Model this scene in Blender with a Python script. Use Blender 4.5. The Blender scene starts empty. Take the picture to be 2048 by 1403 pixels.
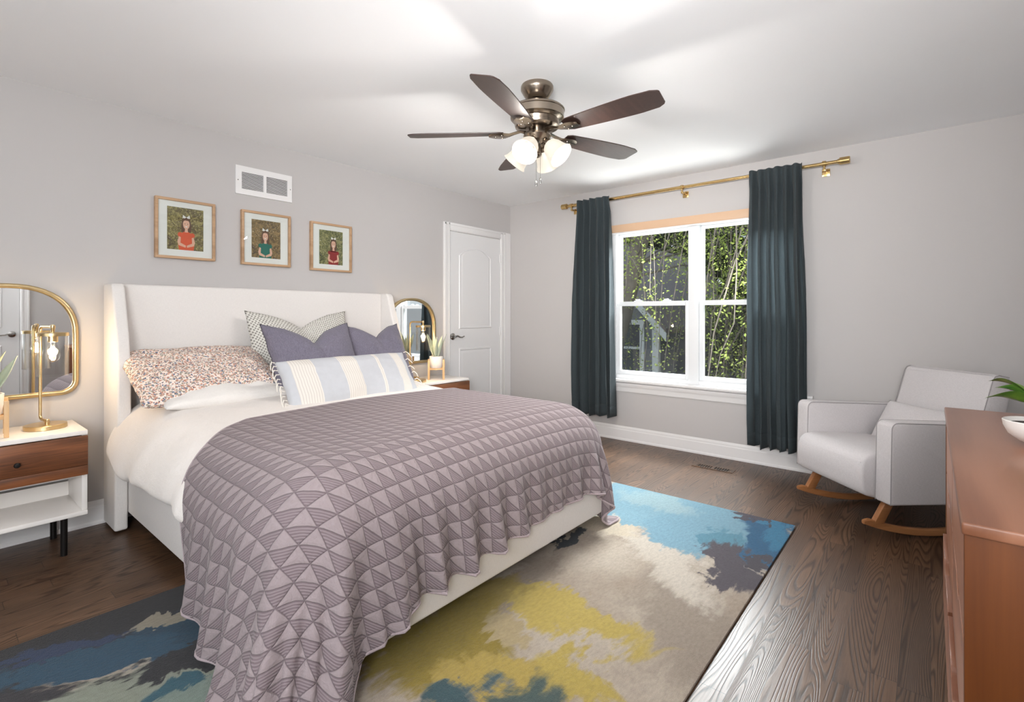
import bpy, bmesh, math, random
import numpy as np
from mathutils import Vector, Matrix, noise
random.seed(7); rng = np.random.default_rng(5)
S = bpy.context.scene; COL = S.collection
PI = math.pi

# ------------------------------------------------------------------ camera
cam_d = bpy.data.cameras.new('camera'); cam = bpy.data.objects.new('camera', cam_d); COL.objects.link(cam)
S.camera = cam
cam_d.sensor_width = 36; cam_d.lens = 36*1001.36/2048; cam_d.shift_y = -72.5/2048; cam_d.clip_start = .02
FW = Vector((.7671, .6415, 0)); RT = Vector((.6415, -.7671, 0))
cam.location = (0, 0, 1.204)
cam.rotation_euler = (PI/2, 0, math.atan2(-FW.x, FW.y))
# ------------------------------------------------------------------ view
S.view_settings.view_transform = 'Standard'; S.view_settings.look = 'None'
S.view_settings.exposure = 0.62; S.view_settings.gamma = 1; S.view_settings.use_curve_mapping = False
S.cycles.max_bounces = 10; S.cycles.diffuse_bounces = 6; S.cycles.transparent_max_bounces = 16
S.cycles.sample_clamp_indirect = 6
# ------------------------------------------------------------------ sky, sun, window portal, added fill lights
W = bpy.data.worlds.new('sky'); S.world = W; W.use_nodes = True
wn = W.node_tree; bgn = wn.nodes['Background']
tc = wn.nodes.new('ShaderNodeTexCoord'); sx = wn.nodes.new('ShaderNodeSeparateXYZ'); cr = wn.nodes.new('ShaderNodeValToRGB')
wn.links.new(tc.outputs['Generated'], sx.inputs[0]); wn.links.new(sx.outputs['Z'], cr.inputs[0]); wn.links.new(cr.outputs[0], bgn.inputs[0])
cr.color_ramp.elements[0].position = 0.0; cr.color_ramp.elements[0].color = (.80, .86, .92, 1)
cr.color_ramp.elements[1].position = 0.7; cr.color_ramp.elements[1].color = (.55, .70, .95, 1)
bgn.inputs[1].default_value = .85
def light(name, kind, loc, energy, color=(1, 1, 1), aim=None, **kw):
    d = bpy.data.lights.new(name, kind); d.energy = energy; d.color = color
    for k, v in kw.items(): setattr(d, k, v)
    o = bpy.data.objects.new(name, d); COL.objects.link(o); o.location = loc
    if aim is not None: o.rotation_euler = (Vector(aim)-Vector(loc)).to_track_quat('-Z', 'Y').to_euler()
    return o
light('sun', 'SUN', (10, 20, 20), 1.7, (1, .96, .88), aim=(10.4, 5, 7), angle=.02)
light('added_side_fill', 'AREA', (-1.70, 1.25, 1.45), 12, (.98, .985, 1.0), aim=(3, 1.25, 1.55), shape='RECTANGLE', size=2.1, size_y=1.5)  # added fill lamp in the opening of the unseen side window
light('added_rear_fill', 'AREA', (-.95, -.66, 1.5), 54, (.98, .985, 1.0), aim=(1.4, 3, 1.4), shape='RECTANGLE', size=1.0, size_y=1.4)  # added fill in the unseen rear opening, lifts faces turned to the camera
light('added_ceiling_fill', 'AREA', (-.60, .10, 1.65), 13, (1, .985, .97), aim=(1.6, 1.7, 2.6), shape='RECTANGLE', size=1.0, size_y=.8)  # added fill behind the camera to brighten the ceiling
light('added_far_corner_fill', 'AREA', (-.70, -.20, 1.55), 19, (1, .99, .98), aim=(4.1, 2.1, 2.38), shape='RECTANGLE', size=.9, size_y=.7, spread=math.radians(75))  # added narrow fill for the dim far corner and upper walls
light('added_sky_fill', 'AREA', (5.7, 1.6, 3.3), 1350, (.95, .98, 1.0), aim=(3.0, 1.7, .9), shape='RECTANGLE', size=2.6, size_y=1.6)  # added lamp outside, above the view, standing in for sky brightness
light('added_ground_fill', 'AREA', (5.9, 1.6, -.75), 220, (1.0, .99, .96), aim=(3.0, 1.7, 2.3), shape='RECTANGLE', size=2.6, size_y=1.4)  # added lamp outside, below the view, imitating light thrown up by the ground
light('daylight_main_window', 'AREA', (4.72, 1.6, 1.36), 30, (.92, .97, 1.0), aim=(0, 1.6, 1.0), shape='RECTANGLE', size=1.6, size_y=1.4).data.cycles.is_portal = True

# ------------------------------------------------------------------ materials
def lin(c):
    return tuple((x/255/12.92 if x/255 <= .04045 else ((x/255+.055)/1.055)**2.4) for x in c)
class N:
    def __init__(s, name):
        s.m = bpy.data.materials.new(name); s.m.use_nodes = True; s.t = s.m.node_tree
        s.b = s.t.nodes['Principled BSDF']; s.out = s.t.nodes['Material Output']; s._c = {}
    def n(s, typ, **kw):
        o = s.t.nodes.new('ShaderNode'+typ)
        for k, v in kw.items():
            if k == 'inp':
                for a, b in v.items(): s.set(o.inputs[a], b)
            else: setattr(o, k, v)
        return o
    def set(s, sock, v):
        if isinstance(v, bpy.types.NodeSocket): s.t.links.new(v, sock)
        else:
            if isinstance(v, tuple) and len(v) == 3 and sock.type == 'RGBA': v = v+(1,)
            sock.default_value = v
    def co(s, which='Object'):
        if which not in s._c: s._c[which] = s.n('TexCoord').outputs[which]
        return s._c[which]
    def mp(s, scale=(1, 1, 1), rot=(0, 0, 0), loc=(0, 0, 0), which='Object', src=None):
        return s.n('Mapping', inp={'Vector': src or s.co(which), 'Scale': scale, 'Rotation': rot, 'Location': loc}).outputs[0]
    def noise(s, vec, scale, detail=3, rough=.5, dist=0):
        return s.n('TexNoise', inp={'Vector': vec, 'Scale': scale, 'Detail': detail, 'Roughness': rough, 'Distortion': dist})
    def math(s, op, a, b=0.0, c=0.0, clamp=False):
        o = s.n('Math', operation=op, use_clamp=clamp); s.set(o.inputs[0], a); s.set(o.inputs[1], b); s.set(o.inputs[2], c); return o.outputs[0]
    def ramp(s, fac, stops, interp='LINEAR'):
        o = s.n('ValToRGB'); s.set(o.inputs[0], fac); e = o.color_ramp.elements; o.color_ramp.interpolation = interp
        while len(e) < len(stops): e.new(.5)
        for el, (p, c) in zip(e, stops):
            el.position = p; el.color = tuple(c)+(1,) if len(c) == 3 else c
        return o.outputs[0]
    def mix(s, fac, a, b, blend='MIX'):
        o = s.n('MixRGB', blend_type=blend); s.set(o.inputs[0], fac); s.set(o.inputs[1], a); s.set(o.inputs[2], b); return o.outputs[0]
    def sep(s, v):
        o = s.n('SeparateXYZ'); s.set(o.inputs[0], v); return o.outputs
    def comb(s, x, y, z):
        o = s.n('CombineXYZ'); s.set(o.inputs[0], x); s.set(o.inputs[1], y); s.set(o.inputs[2], z); return o.outputs[0]
    def bump(s, h, strength=.3, dist=.01):
        s.set(s.b.inputs['Normal'], s.n('Bump', inp={'Height': h, 'Strength': strength, 'Distance': dist}).outputs[0])
    def p(s, **kw):
        for k, v in kw.items():
            nm = {'color': 'Base Color', 'rough': 'Roughness', 'metal': 'Metallic', 'emis': 'Emission Color', 'emstr': 'Emission Strength', 'trans': 'Transmission Weight', 'ior': 'IOR', 'alpha': 'Alpha', 'spec': 'Specular IOR Level', 'sheen': 'Sheen Weight', 'coat': 'Coat Weight', 'aniso': 'Anisotropic'}[k]
            s.set(s.b.inputs[nm], v)
        return s
def plain(name, rgb, rough=.5, metal=0, var=.06, scale=8, bump=None, **kw):
    k = N(name); c = lin(rgb)
    nz = k.noise(k.co(), scale, 4)
    k.p(color=k.mix(nz.outputs[0], tuple(x*(1-var) for x in c), tuple(min(1, x*(1+var)) for x in c)), rough=rough, metal=metal, **kw)
    if bump:
        b = k.noise(k.co(), bump[0], 3); k.bump(b.outputs[0], bump[1], .004)
    return k.m
def fabric(name, rgb, scale=700, var=.12, rough=.9, strength=.35, sheen=.15, trans=0, wrinkle=0):
    k = N(name); c = lin(rgb); v = k.co()
    x = k.noise(k.mp((scale, scale*.12, scale)), 1, 2).outputs[0]; y = k.noise(k.mp((scale*.12, scale, scale*.9)), 1, 2).outputs[0]; z = k.noise(k.mp((scale, scale, scale*.1)), 1, 2).outputs[0]
    w = k.math('MULTIPLY', k.math('ADD', k.math('ADD', x, y), z), .3333)
    fac = k.ramp(w, [(.38, (0, 0, 0)), (.62, (1, 1, 1))])
    k.p(color=k.mix(fac, tuple(a*(1-var) for a in c), tuple(min(1, a*(1+var)) for a in c)), rough=rough, sheen=sheen, spec=.2)
    h = w
    if wrinkle:
        wr = k.noise(k.mp((9, 9, 9)), 1, 4, .6, 1.2).outputs[0]
        h = k.math('ADD', k.math('MULTIPLY', w, .25), k.math('MULTIPLY', wr, wrinkle))
    k.bump(h, strength, .004 if not wrinkle else .02)
    if trans:
        tr = k.n('BsdfTranslucent', inp={'Color': tuple(min(1, a*1.2+.10) for a in c)})
        mx = k.n('MixShader', inp={0: trans, 1: k.b.outputs[0], 2: tr.outputs[0]}); k.t.links.new(mx.outputs[0], k.out.inputs[0])
    return k.m
def wood(name, dark, light_, axis='x', scale=1.0, rough=.35, rings=26, fine=.35, coat=0, spec=.5):
    k = N(name)
    st = {'x': (.7, 7, 7), 'y': (7, .7, 7), 'z': (7, 7, .7)}[axis]
    f = {'x': (6, 160, 160), 'y': (160, 6, 160), 'z': (160, 160, 6)}[axis]
    a = k.noise(k.mp(tuple(i*scale for i in st)), 1, 2, .45, .4).outputs[0]
    ring = k.math('MULTIPLY_ADD', k.math('SINE', k.math('MULTIPLY', a, rings)), .5, .5)
    b = k.noise(k.mp(tuple(i*scale for i in f)), 1, 3).outputs[0]
    t = k.math('ADD', k.math('MULTIPLY', ring, 1-fine), k.math('MULTIPLY', b, fine))
    k.p(color=k.ramp(t, [(.1, lin(dark)), (.85, lin(light_))]), rough=rough, coat=coat, spec=spec)
    k.bump(t, .06, .002)
    return k.m
M = {}
M['wall'] = plain('wall_paint', (187, 184, 183), .85, var=.015, scale=2, bump=(260, .05))
M['wallA'] = M['wall']
M['ceil'] = plain('ceiling_paint', (239, 240, 242), .9, var=.01, scale=2)
M['trim'] = plain('white_trim_paint', (226, 225, 225), .35, var=.01)
M['door'] = plain('white_door_paint', (222, 222, 223), .4, var=.01)
M['vinyl'] = plain('white_vinyl', (228, 230, 232), .35, var=.01)
M['dark'] = plain('dark_void', (14, 13, 13), .9)
M['blackmetal'] = plain('black_metal', (34, 31, 30), .4, .6)
M['brass'] = plain('brushed_brass', (206, 182, 138), .30, 1, .05, 40)
M['brassrod'] = plain('polished_brass', (206, 176, 122), .22, 1, .04, 40)
M['nickel'] = plain('brushed_nickel', (150, 138, 125), .25, 1, .06, 60)
M['chrome'] = plain('satin_chrome', (170, 168, 165), .18, 1, .03)
M['linen_bed'] = fabric('oatmeal_linen', (222, 218, 215), 500, .05, strength=.2)
M['duvet'] = fabric('white_duvet_cotton', (228, 222, 217), 500, .03, strength=.5, wrinkle=.55)
M['whitepil'] = fabric('white_pillowcase', (226, 222, 218), 500, .03, strength=.5, wrinkle=.6)
M['greysheet'] = fabric('grey_sheet', (104, 98, 95), 500, .05)
M['purple'] = fabric('grey_violet_linen', (112, 108, 122), 420, .30, strength=.6)
M['chair'] = fabric('light_grey_upholstery', (203, 199, 200), 620, .10, strength=.35)
M['curtain'] = fabric('slate_teal_linen', (80, 90, 94), 360, .28, strength=.5, trans=.5)
M['walnut'] = wood('reclaimed_walnut', (62, 33, 18), (150, 92, 54), 'x', 1.1, .4, 18, .6)
M['oakframe'] = wood('natural_oak', (150, 116, 84), (190, 156, 122), 'x', 2, .5, 14, .6)
M['lightwood'] = wood('pale_wood', (205, 165, 118), (228, 194, 150), 'z', 2, .5, 10, .5)
M['beech'] = wood('honey_beech', (140, 90, 52), (186, 130, 84), 'x', 2, .4, 10, .5)
M['dresser_top'] = wood('pine_dresser_top', (112, 70, 48), (146, 100, 76), 'x', .9, .32, 15, .25, .1)
M['dresser'] = wood('pine_dresser_side', (84, 42, 10), (116, 64, 22), 'z', .9, .5, 11, .3, 0, .25)
M['dresser_front'] = wood('pine_dresser_front', (128, 82, 60), (170, 120, 94), 'x', .9, .35, 12, .3, 0)
M['blade'] = wood('dark_walnut_blade', (38, 26, 23), (72, 52, 46), 'x', 3, .42, 10, .7, 0)
M['lacquer'] = plain('white_lacquer', (236, 232, 228), .25, var=.01)
M['ceramic'] = plain('white_ceramic', (230, 226, 222), .5, var=.03, scale=30, bump=(200, .1))
M['soil'] = plain('potting_soil', (50, 40, 32), .95, var=.4, scale=120)
M['tan'] = plain('tan_blind_wood', (206, 172, 142), .5, var=.03, scale=5)
M['snake'] = plain('sage_leaf', (168, 178, 160), .5, var=.14, scale=25)
k = N('green_leaf'); t = k.noise(k.co(), 18, 2).outputs[0]; k.p(color=k.ramp(t, [(.3, lin((40, 78, 30))), (.7, lin((108, 140, 52)))]), rough=.3); M['leafgreen'] = k.m
M['stalk'] = plain('leaf_stalk', (120, 140, 70), .4)
# knit cushion: dotted weave
k = N('dotted_knit'); u = k.co('UV')
v = k.n('TexVoronoi', inp={'Vector': k.mp((62, 62, 1), which='UV', rot=(0, 0, .6)), 'Scale': 1.0, 'Randomness': .15}).outputs['Distance']
d = k.ramp(v, [(.22, (0, 0, 0)), (.38, (1, 1, 1))])
k.p(color=k.mix(d, lin((128, 124, 118)), lin((212, 210, 203))), rough=.95); k.bump(d, .6, .004); M['knit'] = k.m
# floral pillow
k = N('floral_print'); c = k.mix(0, lin((234, 220, 210)), (0, 0, 0))
for i, (sc, rgb, lo, w) in enumerate([(52, (112, 122, 142), .22, 0), (64, (204, 160, 140), .26, 4), (84, (70, 72, 90), .18, 9), (70, (158, 150, 134), .24, 14), (60, (182, 128, 108), .17, 21)]):
    vv = k.n('TexVoronoi', inp={'Vector': k.n('VectorMath', operation='ADD', inp={0: k.mp((sc, sc, sc), loc=(w, w*2, w)), 1: k.noise(k.co(), 50, 2).outputs['Color']}).outputs[0], 'Scale': 1.0}).outputs['Distance']
    msk = k.ramp(vv, [(lo+.07, (1, 1, 1)), (lo+.13, (0, 0, 0))]); c = k.mix(msk, c, lin(rgb))
wr = k.noise(k.mp((10, 10, 10)), 1, 4, .6, 1).outputs[0]
k.p(color=c, rough=.9); k.bump(wr, .5, .02); M['floral'] = k.m
# lumbar cushion: blue grey with cream woven bands (object x, width .95)
k = N('striped_lumbar'); xx = k.sep(k.co('Object'))[0]; c = lin((186, 188, 193)); c = k.mix(k.noise(k.co(), 30, 3).outputs[0], tuple(a*.93 for a in c), tuple(a*1.05 for a in c))
for a, b in [(-.40, -.27), (-.11, .01), (.155, .18), (.31, .385)]:
    mid, hw = (a+b)/2, (b-a)/2
    msk = k.math('LESS_THAN', k.math('ABSOLUTE', k.math('SUBTRACT', xx, mid)), hw)
    ln = k.math('MULTIPLY_ADD', k.math('SINE', k.math('MULTIPLY', xx, 420)), .5, .5)
    c = k.mix(msk, c, k.mix(k.math('POWER', ln, 3), lin((216, 211, 204)), lin((196, 190, 184))))
w = k.noise(k.mp((500, 60, 500)), 1, 2).outputs[0]
k.p(color=c, rough=.9); k.bump(w, .3, .004); M['lumbar'] = k.m
M['cream'] = fabric('cream_cord', (226, 220, 212), 300, .05)
# quilt
k = N('mauve_quilt'); uv = k.sep(k.co('UV')); U, V = uv[0], uv[1]
CE = 1/.060
u = k.math('MULTIPLY', U, CE); v = k.math('MULTIPLY', V, CE)
def tri(x): return k.math('ABSOLUTE', k.math('SUBTRACT', k.math('FRACT', x), .5))     # .5 on the line
s = k.math('ADD', u, v)
ln = k.math('MAXIMUM', k.math('MAXIMUM', tri(u), tri(v)), tri(s))
groove = k.ramp(ln, [(.468, (1, 1, 1)), (.495, (0, 0, 0))])
puff = k.ramp(ln, [(.30, (1, 1, 1)), (.5, (.35, .35, .35))])
half = k.math('LESS_THAN', k.math('ADD', k.math('FRACT', u), k.math('FRACT', v)), 1.0)
st = k.math('MULTIPLY_ADD', k.math('SINE', k.math('MULTIPLY', s, 2*PI*6)), .5, .5)
nz = k.noise(k.n('VectorMath', operation='MULTIPLY', inp={0: k.co('UV'), 1: (1, 1, 1)}).outputs[0], 60, 4, .6, .8).outputs[0]
h = k.math('ADD', k.math('MULTIPLY', puff, .8), k.math('MULTIPLY', groove, .5))
h = k.math('ADD', h, k.mix(half, k.math('MULTIPLY', nz, .9), k.math('MULTIPLY', st, .3)))
base = k.mix(nz, lin((137, 125, 127)), lin((154, 142, 144)))
strp = k.mix(st, lin((112, 99, 103)), lin((136, 124, 127)))
c = k.mix(half, base, strp); c = k.mix(k.math('MULTIPLY', k.math('SUBTRACT', 1, groove), .7), c, lin((112, 99, 103)))
k.p(color=c, rough=.95, sheen=.1, spec=.15); k.bump(h, .85, .005); M['quilt'] = k.m
# floor planks
k = N('oak_floor'); o = k.sep(k.co('Object')); PW = .083
row = k.math('FLOOR', k.math('DIVIDE', o[1], PW)); fr = k.math('FRACT', k.math('DIVIDE', o[1], PW))
rr = k.n('TexWhiteNoise', noise_dimensions='1D', inp={'W': row}).outputs[0]
xo = k.math('DIVIDE', k.math('ADD', o[0], k.math('MULTIPLY', rr, 7.3)), 1.05); col = k.math('FLOOR', xo); fx = k.math('FRACT', xo)
idn = k.n('TexWhiteNoise', noise_dimensions='2D', inp={'Vector': k.comb(row, col, 0.0)}); pid = idn.outputs[0]
gx = k.math('ADD', k.math('MULTIPLY', o[0], .62), k.math('MULTIPLY', pid, 37))
gy = k.math('ADD', k.math('MULTIPLY', o[1], 8.5), k.math('MULTIPLY', pid, 19))
g = k.noise(k.comb(gx, gy, k.math('MULTIPLY', pid, 11)), 1, 1.2, .4, .35).outputs[0]
ring = k.math('FRACT', k.math('MULTIPLY', g, 40))
rl = k.ramp(ring, [(0, (.35, .35, .35)), (.12, (.05, .05, .05)), (.34, (.75, .75, .75)), (.85, (1, 1, 1)), (1, (.35, .35, .35))])
fine = k.noise(k.comb(k.math('MULTIPLY', o[0], 10), k.math('MULTIPLY', o[1], 330), pid), 1, 3).outputs[0]
tone = k.math('ADD', k.math('MULTIPLY', rl, .55), k.math('MULTIPLY', fine, .45))
c = k.ramp(tone, [(.12, lin((34, 21, 13))), (.5, lin((73, 51, 35))), (.92, lin((110, 84, 64)))])
br = k.math('MULTIPLY_ADD', pid, .5, .72); c = k.mix(1, c, k.comb(br, br, br), 'MULTIPLY')
seam = k.math('MAXIMUM', k.math('GREATER_THAN', k.math('ABSOLUTE', k.math('SUBTRACT', fr, .5)), .489), k.math('GREATER_THAN', k.math('ABSOLUTE', k.math('SUBTRACT', fx, .5)), .4988))
c = k.mix(k.math('MULTIPLY', seam, .8), c, lin((30, 22, 18)))
k.p(color=c, rough=k.math('MULTIPLY_ADD', tone, -.1, .42), spec=.5)
k.bump(k.math('SUBTRACT', tone, seam), .3, .0015); M['floor'] = k.m
# glass, mirror
k = N('window_glass'); tr = k.n('BsdfTransparent', inp={'Color': (.97, .985, .98)}); gl = k.n('BsdfGlossy', inp={'Roughness': .0})
mx = k.n('MixShader', inp={0: k.math('MULTIPLY_ADD', k.n('Fresnel', inp={'IOR': 1.45}).outputs[0], .45, .005), 1: tr.outputs[0], 2: gl.outputs[0]}); k.t.links.new(mx.outputs[0], k.out.inputs[0]); M['glass'] = k.m
k = N('clear_lamp_glass'); tr = k.n('BsdfTransparent', inp={'Color': (.97, .97, .965)}); gl = k.n('BsdfGlossy', inp={'Roughness': .03})
mx = k.n('MixShader', inp={0: k.math('MULTIPLY_ADD', k.n('Fresnel', inp={'IOR': 1.3}).outputs[0], .30, .02), 1: tr.outputs[0], 2: gl.outputs[0]}); k.t.links.new(mx.outputs[0], k.out.inputs[0]); M['lampglass'] = k.m
k = N('mirror_silver'); k.p(color=(.86, .87, .87), metal=1, rough=.01); M['mirror'] = k.m
k = N('insect_screen'); tr = k.n('BsdfTransparent', inp={'Color': (1, 1, 1)}); df = k.n('BsdfDiffuse', inp={'Color': (.025, .025, .025)})
mx = k.n('MixShader', inp={0: .30, 1: tr.outputs[0], 2: df.outputs[0]}); k.t.links.new(mx.outputs[0], k.out.inputs[0]); M['screen'] = k.m
k = N('frosted_lit_glass'); k.p(color=(.22, .20, .17), rough=.4, emis=(1, .90, .76), emstr=.46); M['shade'] = k.m
k = N('lit_bulb'); k.p(color=(1, .95, .9), emis=(1, .84, .62), emstr=3.5); M['bulb'] = k.m
k = N('filament'); k.p(color=(1, .8, .5), emis=(1, .66, .30), emstr=60); M['filament'] = k.m

# ------------------------------------------------------------------ geometry helpers
ORI = {}
class G:
    def __init__(s): s.bm = bmesh.new(); s.M = Matrix.Identity(4)
    def raw(s, vs, fs, mi=0):
        v = [s.bm.verts.new(s.M @ Vector(p)) for p in vs]; out = []
        for f in fs:
            try: q = s.bm.faces.new([v[i] for i in f]); q.material_index = mi; out.append(q)
            except ValueError: pass
        return v
    def box(s, x0, x1, y0, y1, z0, z1, r=0, seg=2, mi=0, R=None):
        b = bmesh.new(); bmesh.ops.create_cube(b, size=1)
        for v in b.verts: v.co = Vector(((x0+x1)/2+v.co.x*(x1-x0), (y0+y1)/2+v.co.y*(y1-y0), (z0+z1)/2+v.co.z*(z1-z0)))
        if r: bmesh.ops.bevel(b, geom=b.edges[:], offset=r, segments=seg, profile=.5, affect='EDGES')
        s.join(b, mi, R)
    def join(s, b, mi=0, R=None):
        b.verts.index_update(); m = s.M @ R if R else s.M
        v = [s.bm.verts.new(m @ q.co) for q in b.verts]
        for f in b.faces:
            q = s.bm.faces.new([v[w.index] for w in f.verts]); q.material_index = mi
        b.free()
    def prism(s, pts, a0, a1, plane='xz', r=0, seg=2, mi=0, R=None):
        b = bmesh.new(); mk = {'xz': lambda p, a: (p[0], a, p[1]), 'yz': lambda p, a: (a, p[0], p[1]), 'xy': lambda p, a: (p[0], p[1], a)}[plane]
        v0 = [b.verts.new(mk(p, a0)) for p in pts]; v1 = [b.verts.new(mk(p, a1)) for p in pts]; n = len(pts)
        b.faces.new(v0); b.faces.new(v1[::-1])
        for i in range(n): b.faces.new([v0[i], v1[i], v1[(i+1) % n], v0[(i+1) % n]])
        bmesh.ops.recalc_face_normals(b, faces=b.faces[:])
        if r: bmesh.ops.bevel(b, geom=b.edges[:], offset=r, segments=seg, profile=.5, affect='EDGES')
        s.join(b, mi, R)
    def lathe(s, prof, c=(0, 0, 0), R=None, n=32, sx=1, mi=0, cap=True):
        m = Matrix.Translation(c) @ (R.to_4x4() if R else Matrix.Identity(4)); vs = []; fs = []
        for (r, z) in prof:
            for i in range(n):
                a = 2*PI*i/n; vs.append(m @ Vector((r*math.cos(a)*sx, r*math.sin(a), z)))
        for j in range(len(prof)-1):
            for i in range(n): fs.append((j*n+i, j*n+(i+1) % n, (j+1)*n+(i+1) % n, (j+1)*n+i))
        if cap:
            if prof[0][0] > 1e-5: fs.append(tuple(range(n))[::-1])
            if prof[-1][0] > 1e-5: fs.append(tuple((len(prof)-1)*n+i for i in range(n)))
        s.raw(vs, fs, mi)
    def tube(s, pts, r, n=10, mi=0, caps=True):
        pts = [Vector(p) for p in pts]; vs = []; fs = []; prev = None
        rs = r if isinstance(r, (list, tuple)) else [r]*len(pts)
        for i, p in enumerate(pts):
            t = (pts[min(i+1, len(pts)-1)]-pts[max(i-1, 0)]).normalized()
            if prev is None: prev = t.orthogonal().normalized()
            a = (prev-t*prev.dot(t)).normalized(); b = t.cross(a); prev = a
            for j in range(n):
                w = 2*PI*j/n; vs.append(p+(a*math.cos(w)+b*math.sin(w))*rs[i])
        for i in range(len(pts)-1):
            for j in range(n): fs.append((i*n+j, i*n+(j+1) % n, (i+1)*n+(j+1) % n, (i+1)*n+j))
        if caps: fs.append(tuple(range(n))[::-1]); fs.append(tuple((len(pts)-1)*n+j for j in range(n)))
        s.raw(vs, fs, mi)
    def grid(s, P, mi=0, closed_u=False, uv=None):
        nu, nv = len(P), len(P[0]); vs = [p for row in P for p in row]; fs = []
        for i in range(nu-(0 if closed_u else 1)):
            for j in range(nv-1): fs.append((i*nv+j, ((i+1) % nu)*nv+j, ((i+1) % nu)*nv+j+1, i*nv+j+1))
        v = s.raw(vs, fs, mi)
        if uv is not None:
            L = s.bm.loops.layers.uv.verify(); d = {id(a): b for a, b in zip(v, [q for row in uv for q in row])}
            for f in s.bm.faces:
                for l in f.loops:
                    if id(l.vert) in d: l[L].uv = d[id(l.vert)]
    def build(s, name, mats, parent=None, smooth=True, angle=40, world=True, sub=0, merge=0, solid=0, recalc=True, weight=True):
        if merge: bmesh.ops.remove_doubles(s.bm, verts=s.bm.verts[:], dist=merge)
        if recalc: bmesh.ops.recalc_face_normals(s.bm, faces=s.bm.faces[:])
        if parent is not None and world:
            o0 = Vector(ORI.get(parent, (0, 0, 0)))
            for v in s.bm.verts: v.co -= o0
        me = bpy.data.meshes.new(name); 
        for f in s.bm.faces: f.smooth = smooth
        s.bm.to_mesh(me); s.bm.free()
        if smooth and angle < 180: me.set_sharp_from_angle(angle=math.radians(angle))
        for m in (mats if isinstance(mats, (list, tuple)) else [mats]): me.materials.append(m)
        o = bpy.data.objects.new(name, me); COL.objects.link(o)
        if parent is not None:
            o.parent = parent; ORI[o] = ORI.get(parent, (0, 0, 0))
        if solid: md = o.modifiers.new('thick', 'SOLIDIFY'); md.thickness = solid; md.offset = 0
        if sub: md = o.modifiers.new('sub', 'SUBSURF'); md.levels = sub; md.render_levels = sub
        return o
def tag(o, label=None, cat=None, group=None, kind=None):
    if label: o['label'] = label
    if cat: o['category'] = cat
    if group: o['group'] = group
    if kind: o['kind'] = kind
    return o
def thing(name, loc, label=None, cat=None, group=None, kind=None, world=True, rz=0):
    o = bpy.data.objects.new(name, None); COL.objects.link(o); o.location = loc; o.rotation_euler = (0, 0, rz); o.empty_display_size = .1
    ORI[o] = tuple(loc) if world else (0, 0, 0)
    return tag(o, label, cat, group, kind)
def copy_tree(o, parent=None):
    c = o.copy(); COL.objects.link(c); c.parent = parent
    for ch in list(o.children): copy_tree(ch, c)
    return c
def structure(name, g, m, parent=None, **kw):
    o = g.build(name, m, parent, **kw); o['kind'] = 'structure'; return o

# ------------------------------------------------------------------ room shell
XB, YA, YR, XL, H = 4.382, 3.693, -.56, -1.6, 2.44
g = G(); g.box(XL-.15, XB+.2, YR-.15, YA+.15, -.12, 0); structure('floor', g, M['floor'], smooth=False)
g = G(); g.box(XL-.15, XB+.2, YR-.15, YA+.15, H, H+.12); structure('ceiling', g, M['ceil'], smooth=False)
g = G(); g.box(XL-.15, XB+.2, YA, YA+.15, 0, H); structure('wall_left', g, M['wall'], smooth=False)
WY0, WY1, WZ0, WZ1 = .80, 2.40, .58, 2.03      # main window opening
g = G(); x0, x1 = XB, XB+.14
g.box(x0, x1, YR, WY0, 0, H); g.box(x0, x1, WY1, YA, 0, H); g.box(x0, x1, WY0, WY1, 0, WZ0); g.box(x0, x1, WY0, WY1, WZ1, H)
structure('wall_right', g, M['wall'], smooth=False)
g = G(); g.box(XL-.15, XL, YR, .25, 0, H); g.box(XL-.15, XL, 2.25, YA, 0, H); g.box(XL-.15, XL, .25, 2.25, 0, .7); g.box(XL-.15, XL, .25, 2.25, 2.2, H)
structure('wall_front', g, M['wall'], smooth=False)
g = G(); g.box(XL, -1.4, YR-.14, YR, 0, H); g.box(-.5, XB, YR-.14, YR, 0, H); g.box(-1.4, -.5, YR-.14, YR, 0, .8); g.box(-1.4, -.5, YR-.14, YR, 2.15, H)
structure('wall_rear', g, M['wall'], smooth=False)
# two unseen windows, added to carry the side and rear fill lamps
def simple_window(name, ax, c, a0, a1, z0, z1, mid):
    w = thing(name, (c, a0, z0) if ax == 'x' else (a0, c, z0), kind='structure')
    def b(g, p0, p1, q0, q1, d=.03):
        if ax == 'x': g.box(c-d, c+d, p0, p1, q0, q1)
        else: g.box(p0, p1, c-d, c+d, q0, q1)
    g = G()
    for A in ((a0, a0+.05, z0, z1), (a1-.05, a1, z0, z1), (a0+.05, a1-.05, z0, z0+.05), (a0+.05, a1-.05, z1-.05, z1), (mid-.02, mid+.02, z0+.05, z1-.05)): b(g, *A)
    g.build('window_frame', M['vinyl'], w, smooth=False)
    g = G(); b(g, a0+.05, a1-.05, z0+.05, z1-.05, .003); g.build('window_pane', M['glass'], w, smooth=False)
simple_window('added_window_side', 'x', XL-.045, .25, 2.25, .7, 2.2, 1.25)
simple_window('added_window_rear', 'y', YR-.045, -1.4, -.5, .8, 2.15, -.95)
# baseboards
def bbprof(d): return [(0, 0), (d*1.6, 0), (d*1.6, .012), (d, .022), (d, .098), (d*.72, .106), (d*.72, .118), (d*.45, .128), (d*.3, .135), (0, .135)]
def baseboard(name, a0, a1, ax, base, sign):
    g = G(); pts = [(base+sign*p, z) for p, z in bbprof(.013)]
    g.prism(pts, a0, a1, 'xz' if ax == 'y' else 'yz'); structure(name, g, M['trim'], smooth=False)
baseboard('baseboard_left', XL, 3.35, 'x', YA, -1)
baseboard('baseboard_right', YR, YA, 'y', XB, -1)
baseboard('baseboard_front', YR, YA, 'y', XL, 1)
baseboard('baseboard_rear', .86, XB, 'x', YR, 1)

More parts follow.
